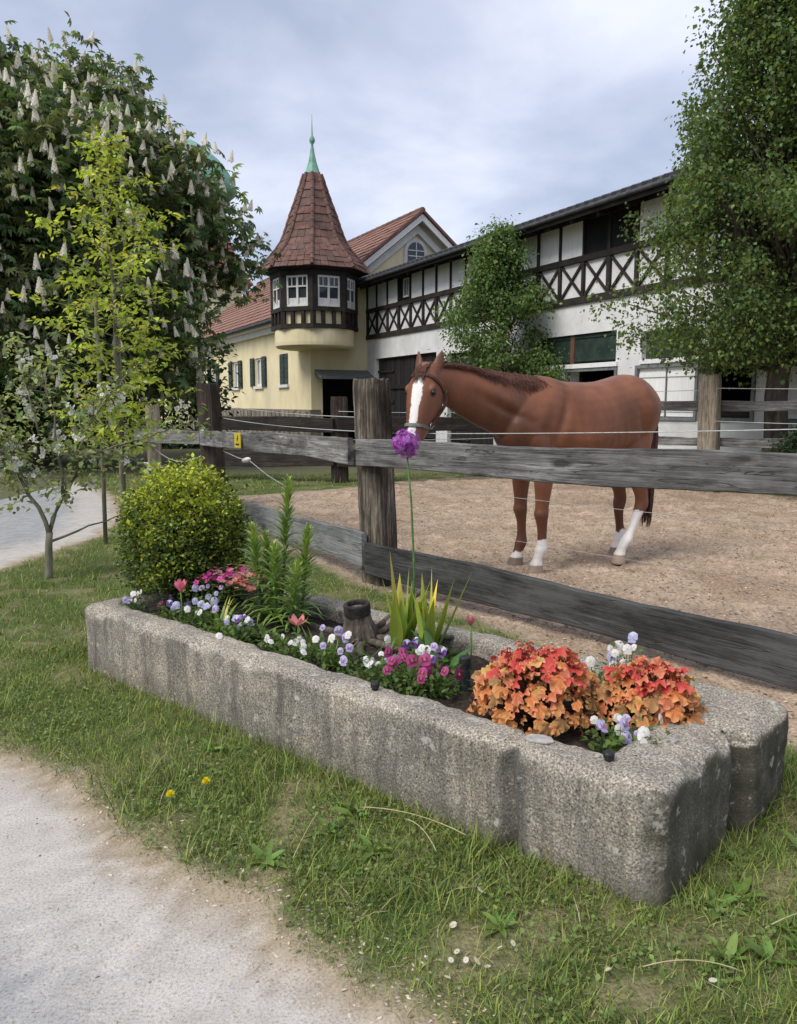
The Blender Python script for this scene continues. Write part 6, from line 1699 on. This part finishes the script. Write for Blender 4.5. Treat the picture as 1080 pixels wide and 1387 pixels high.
def heuchera(a, b, R, Hh, n, label):
    e = empty('heuchera_plant', tloc(a, b), 0, label, 'heuchera', 'orange leaved plants in the trough'); pt = MB()
    for k in range(n):
        t = (k + .5) / n; a_ = k * 2.4; r_ = R * math.sqrt(t) * rng.uniform(.9, 1.06)
        zz = Hh * (1 - .75 * t ** 1.6) * rng.uniform(.78, 1.12)
        x_, y_ = r_ * math.cos(a_), r_ * math.sin(a_)
        q_ = rng.random(); tz = zz / Hh
        kd = ('red' if q_ < .46 else 'coral' if q_ < .80 else 'orange' if q_ < .95 else 'gold') if tz > .80 else ('orange' if q_ < .34 else 'coral' if q_ < .62 else 'amber' if q_ < .74 else 'gold' if q_ < .80 else 'tan') if tz > .45 else ('amber' if q_ < .4 else 'tan' if q_ < .68 else 'brown' if q_ < .85 else 'orange')
        o = link('leaf', HM[kd], e, (x_ * .85, y_ * .85, zz), (R_(-8 - 62 * t + rng.normal(0, 24)), R_(rng.normal(0, 30)), a_ - math.pi / 2 + rng.normal(0, .6)))
        s_ = rng.uniform(.030, .064); o.scale = (s_ * rng.uniform(.8, 1.2), s_, s_ * rng.uniform(.7, 1.6))
        pt.tube([(x_ * .15, y_ * .15, 0), (x_ * .6, y_ * .6, zz * .7), (x_ * .85, y_ * .85, zz)], .0016, 4, False)
    pt.build('petiole', M['brown_wood'], e)
heuchera(2.60, .40, .28, .25, 299, 'larger orange and red leaved heuchera left of the smaller one')
heuchera(2.93, .61, .225, .215, 260, 'smaller orange leaved heuchera near the right end of the trough')

# ---- old wooden wheel hub with spokes
hub = empty('wagon_wheel', tloc(1.41, .70, .305), 0, 'old grey wooden wagon wheel hub with dark iron ring and broken spokes', 'wheel')
M['hub_wood'] = mat('grey_hub_wood', [(.3, (.035, .028, .022)), (.55, (.12, .10, .08)), (.8, (.26, .235, .20))], 9, 8, (3, 3, .4), .9, .7, 14)
hub.rotation_euler = (R_(4), R_(-5), 0)
hm_ = MB().lathe([(.105, -.1), (.10, -.06), (.095, -.02), (.088, .02), (.076, .05), (.064, .08), (.058, .12), (.056, .15)], 28)
hm_.v = [(x_ * (1 + .13 * math.sin(7 * math.atan2(y_, x_) + z_ * 9) + rng.normal(0, .03)), y_ * (1 + .13 * math.sin(7 * math.atan2(y_, x_) + z_ * 9) + rng.normal(0, .03)), z_) for x_, y_, z_ in hm_.v]
hm_.build('hub', M['hub_wood'], hub, (0, 0, 0))
MB().lathe([(.060, .115), (.066, .118), (.067, .168), (.064, .174), (.050, .174), (.048, .168), (.048, .11)], 24).build('iron_ring', M['iron'], hub, smooth=False)
MB().lathe([(.001, .145), (.046, .145), (.046, .13)], 20).build('bore', M['dark_void'], hub)
for k in range(11):
    a_ = k * 2 * math.pi / 11 + .2; ln = rng.uniform(.20, .42)
    up_ = .12 if k in (0, 1) else rng.uniform(-.06, .03)
    c_, s_ = math.cos(a_), math.sin(a_)
    MB().tube([(c_ * .09, s_ * .09, .0), (c_ * (.09 + ln * .5), s_ * (.09 + ln * .5), up_ * .5), (c_ * (.09 + ln), s_ * (.09 + ln), up_)], [.017, .019, .012], 7).build('spoke', M['hub_wood'], hub, smooth=True)
strap_plant('dry_leaves', 1.40, .54, fan(16, .10, .22, .4, 1.2, .6, 1.8), 'dry straw leaves hanging at the foot of the wheel hub', 'leaves', [(.26, .20, .12), (.16, .12, .07)], .004)

# ---- garden lamp stub
lamp = empty('garden_lamp', tloc(2.22, .47), 0, 'small black cylindrical garden lamp left of the orange leaves', 'lamp')
MB().lathe([(.021, -.02), (.021, .115), (.024, .118), (.024, .140), (.021, .145)], 16).build('housing', M['black'], lamp, smooth=False)
MB().lathe([(.0215, .0), (.0222, .002), (.0222, .09), (.0215, .092)], 16).build('diffuser', M['glass'], lamp)

# ---- daisies and dandelions in the grass
def daisy_mesh():
    V = []; F = []; C = []
    n = 15
    for k in range(n):
        a = 2 * math.pi * k / n; o_ = len(V)
        for (r_, s_, z_) in ((.25, -.09, 0), (.25, .09, 0), (.95, .13, .08), (.95, -.13, .08)):
            V.append((r_ * math.cos(a) - s_ * math.sin(a), r_ * math.sin(a) + s_ * math.cos(a), z_))
        C += [(.78, .77, .74)] * 4; F += [(o_, o_ + 1, o_ + 2), (o_, o_ + 2, o_ + 3)]
    return np_mesh('petals', V, np.array(F), M['petal'], C)
DM = daisy_mesh()
M['yolk'] = mat('yellow_disc', [(.3, (.55, .36, .02)), (.7, (.72, .52, .04))], 60, 3)
disc = MB().lathe([(.36, -.02), (.36, .06), (.22, .14), (.02, .16)], 10).mesh('disc', M['yolk'], True)
where = ['largest daisy of the group on the bare patch at the bottom', 'daisy touching the largest one at the bottom', 'daisy at the upper left of the bottom group', 'daisy left of the largest one', 'daisy at the upper right of the bottom group', 'daisy above the bottom group', 'lowest daisy at the left of the bottom group',
         'lone daisy in the grass right of the bottom group', 'lone daisy near the bottom right corner', 'single daisy close under the trough wall', 'daisy above the bare patch', 'small daisy left of the group']
for k, (x_, y_) in enumerate(((.184, 1.81), (.211, 1.802), (.138, 1.867), (.158, 1.822), (.288, 1.894), (.252, 1.883), (.108, 1.772), (.511, 1.79), (.759, 1.748), (.223, 2.115), (.136, 1.974), (.12, 1.83))):
    x_ += .012; y_ += .035
    e = empty('daisy', (x_, y_, .0), 0, 'white ' + where[k], 'daisy', 'daisies in the grass'); hh = rng.uniform(.03, .05)
    MB().tube([(0, 0, -.01), (.002, .002, hh)], .0012, 5).build('stem', M['stem'], e)
    s_ = .0125 if k == 0 else rng.uniform(.008, .0115); tl = (R_(rng.uniform(10, 45)), R_(rng.uniform(-20, 20)), rng.uniform(0, 6))
    p_ = link('petals', DM, e, (.002, .002, hh), tl); p_.scale = (s_,) * 3
    d_ = link('disc', disc, e, (.002, .002, hh), tl); d_.scale = (s_,) * 3
n = 60; dd = rng.normal(0, 1, (n, 3)); dd[:, 2] = np.abs(dd[:, 2]) * .7 + .15; dd /= np.linalg.norm(dd, axis=1)[:, None]
v, f, c = scatter(LEAF2[0], LEAF2[1], dd * .002, rotm(np.arctan2(dd[:, 1], dd[:, 0]) - math.pi / 2, np.arcsin(dd[:, 2]), np.zeros(n)), np.stack([np.full(n, .012), np.full(n, .016), np.full(n, .016)], -1), vary((.80, .66, .02), n, .06, .03))
DN = np_mesh('head', v, f, M['petal'], c)
for k, (x_, y_) in enumerate(((-.829, 2.72), (-.723, 2.82))):
    e = empty('dandelion', (x_, y_, 0), 0, 'yellow dandelion in the verge, ' + ('the left and nearer of two' if k == 0 else 'the right and farther of two'), 'dandelion', 'dandelions in the grass')
    MB().tube([(0, 0, -.01), (.003, 0, .045)], .0017, 5).build('stem', M['stem'], e); link('head', DN, e, (.003, 0, .045), (.3, .1, 0))
# long dry stalks lying in the grass
M['straw'] = mat('straw', [(.3, (.34, .28, .16)), (.7, (.52, .44, .28))], 20, 3, rough=.8)
for k, (p, q) in enumerate((((-.13, 2.62, .05), (.22, 2.42, .06)), ((.02, 2.55, .045), (.12, 2.36, .04)), ((-.28, 2.62, .03), (-.33, 2.32, .04)), ((.62, 1.85, .03), (.86, 1.82, .04)), ((1.0, 2.0, .03), (1.25, 2.05, .05)))):
    mid = (Vector(p) + Vector(q)) / 2 + Vector((.01, .02, .035))
    o = MB().tube([Vector(p) * (1 - t) ** 2 + mid * 2 * t * (1 - t) + Vector(q) * t * t for t in [i / 9 for i in range(10)]], [.0016 + .0004 * math.sin(i) for i in range(10)], 5).build('dry_stalk', M['straw'], None, smooth=True)
    tag(o, ['long pale dry stalk arching over the grass below the trough', 'short dry stalk below the long arching one', 'upright leaning dry stalk nearer the path', 'dry stalk lying near the trough corner', 'dry stalk at the lower right edge'][k], 'stalk', 'dry stalks in the grass')
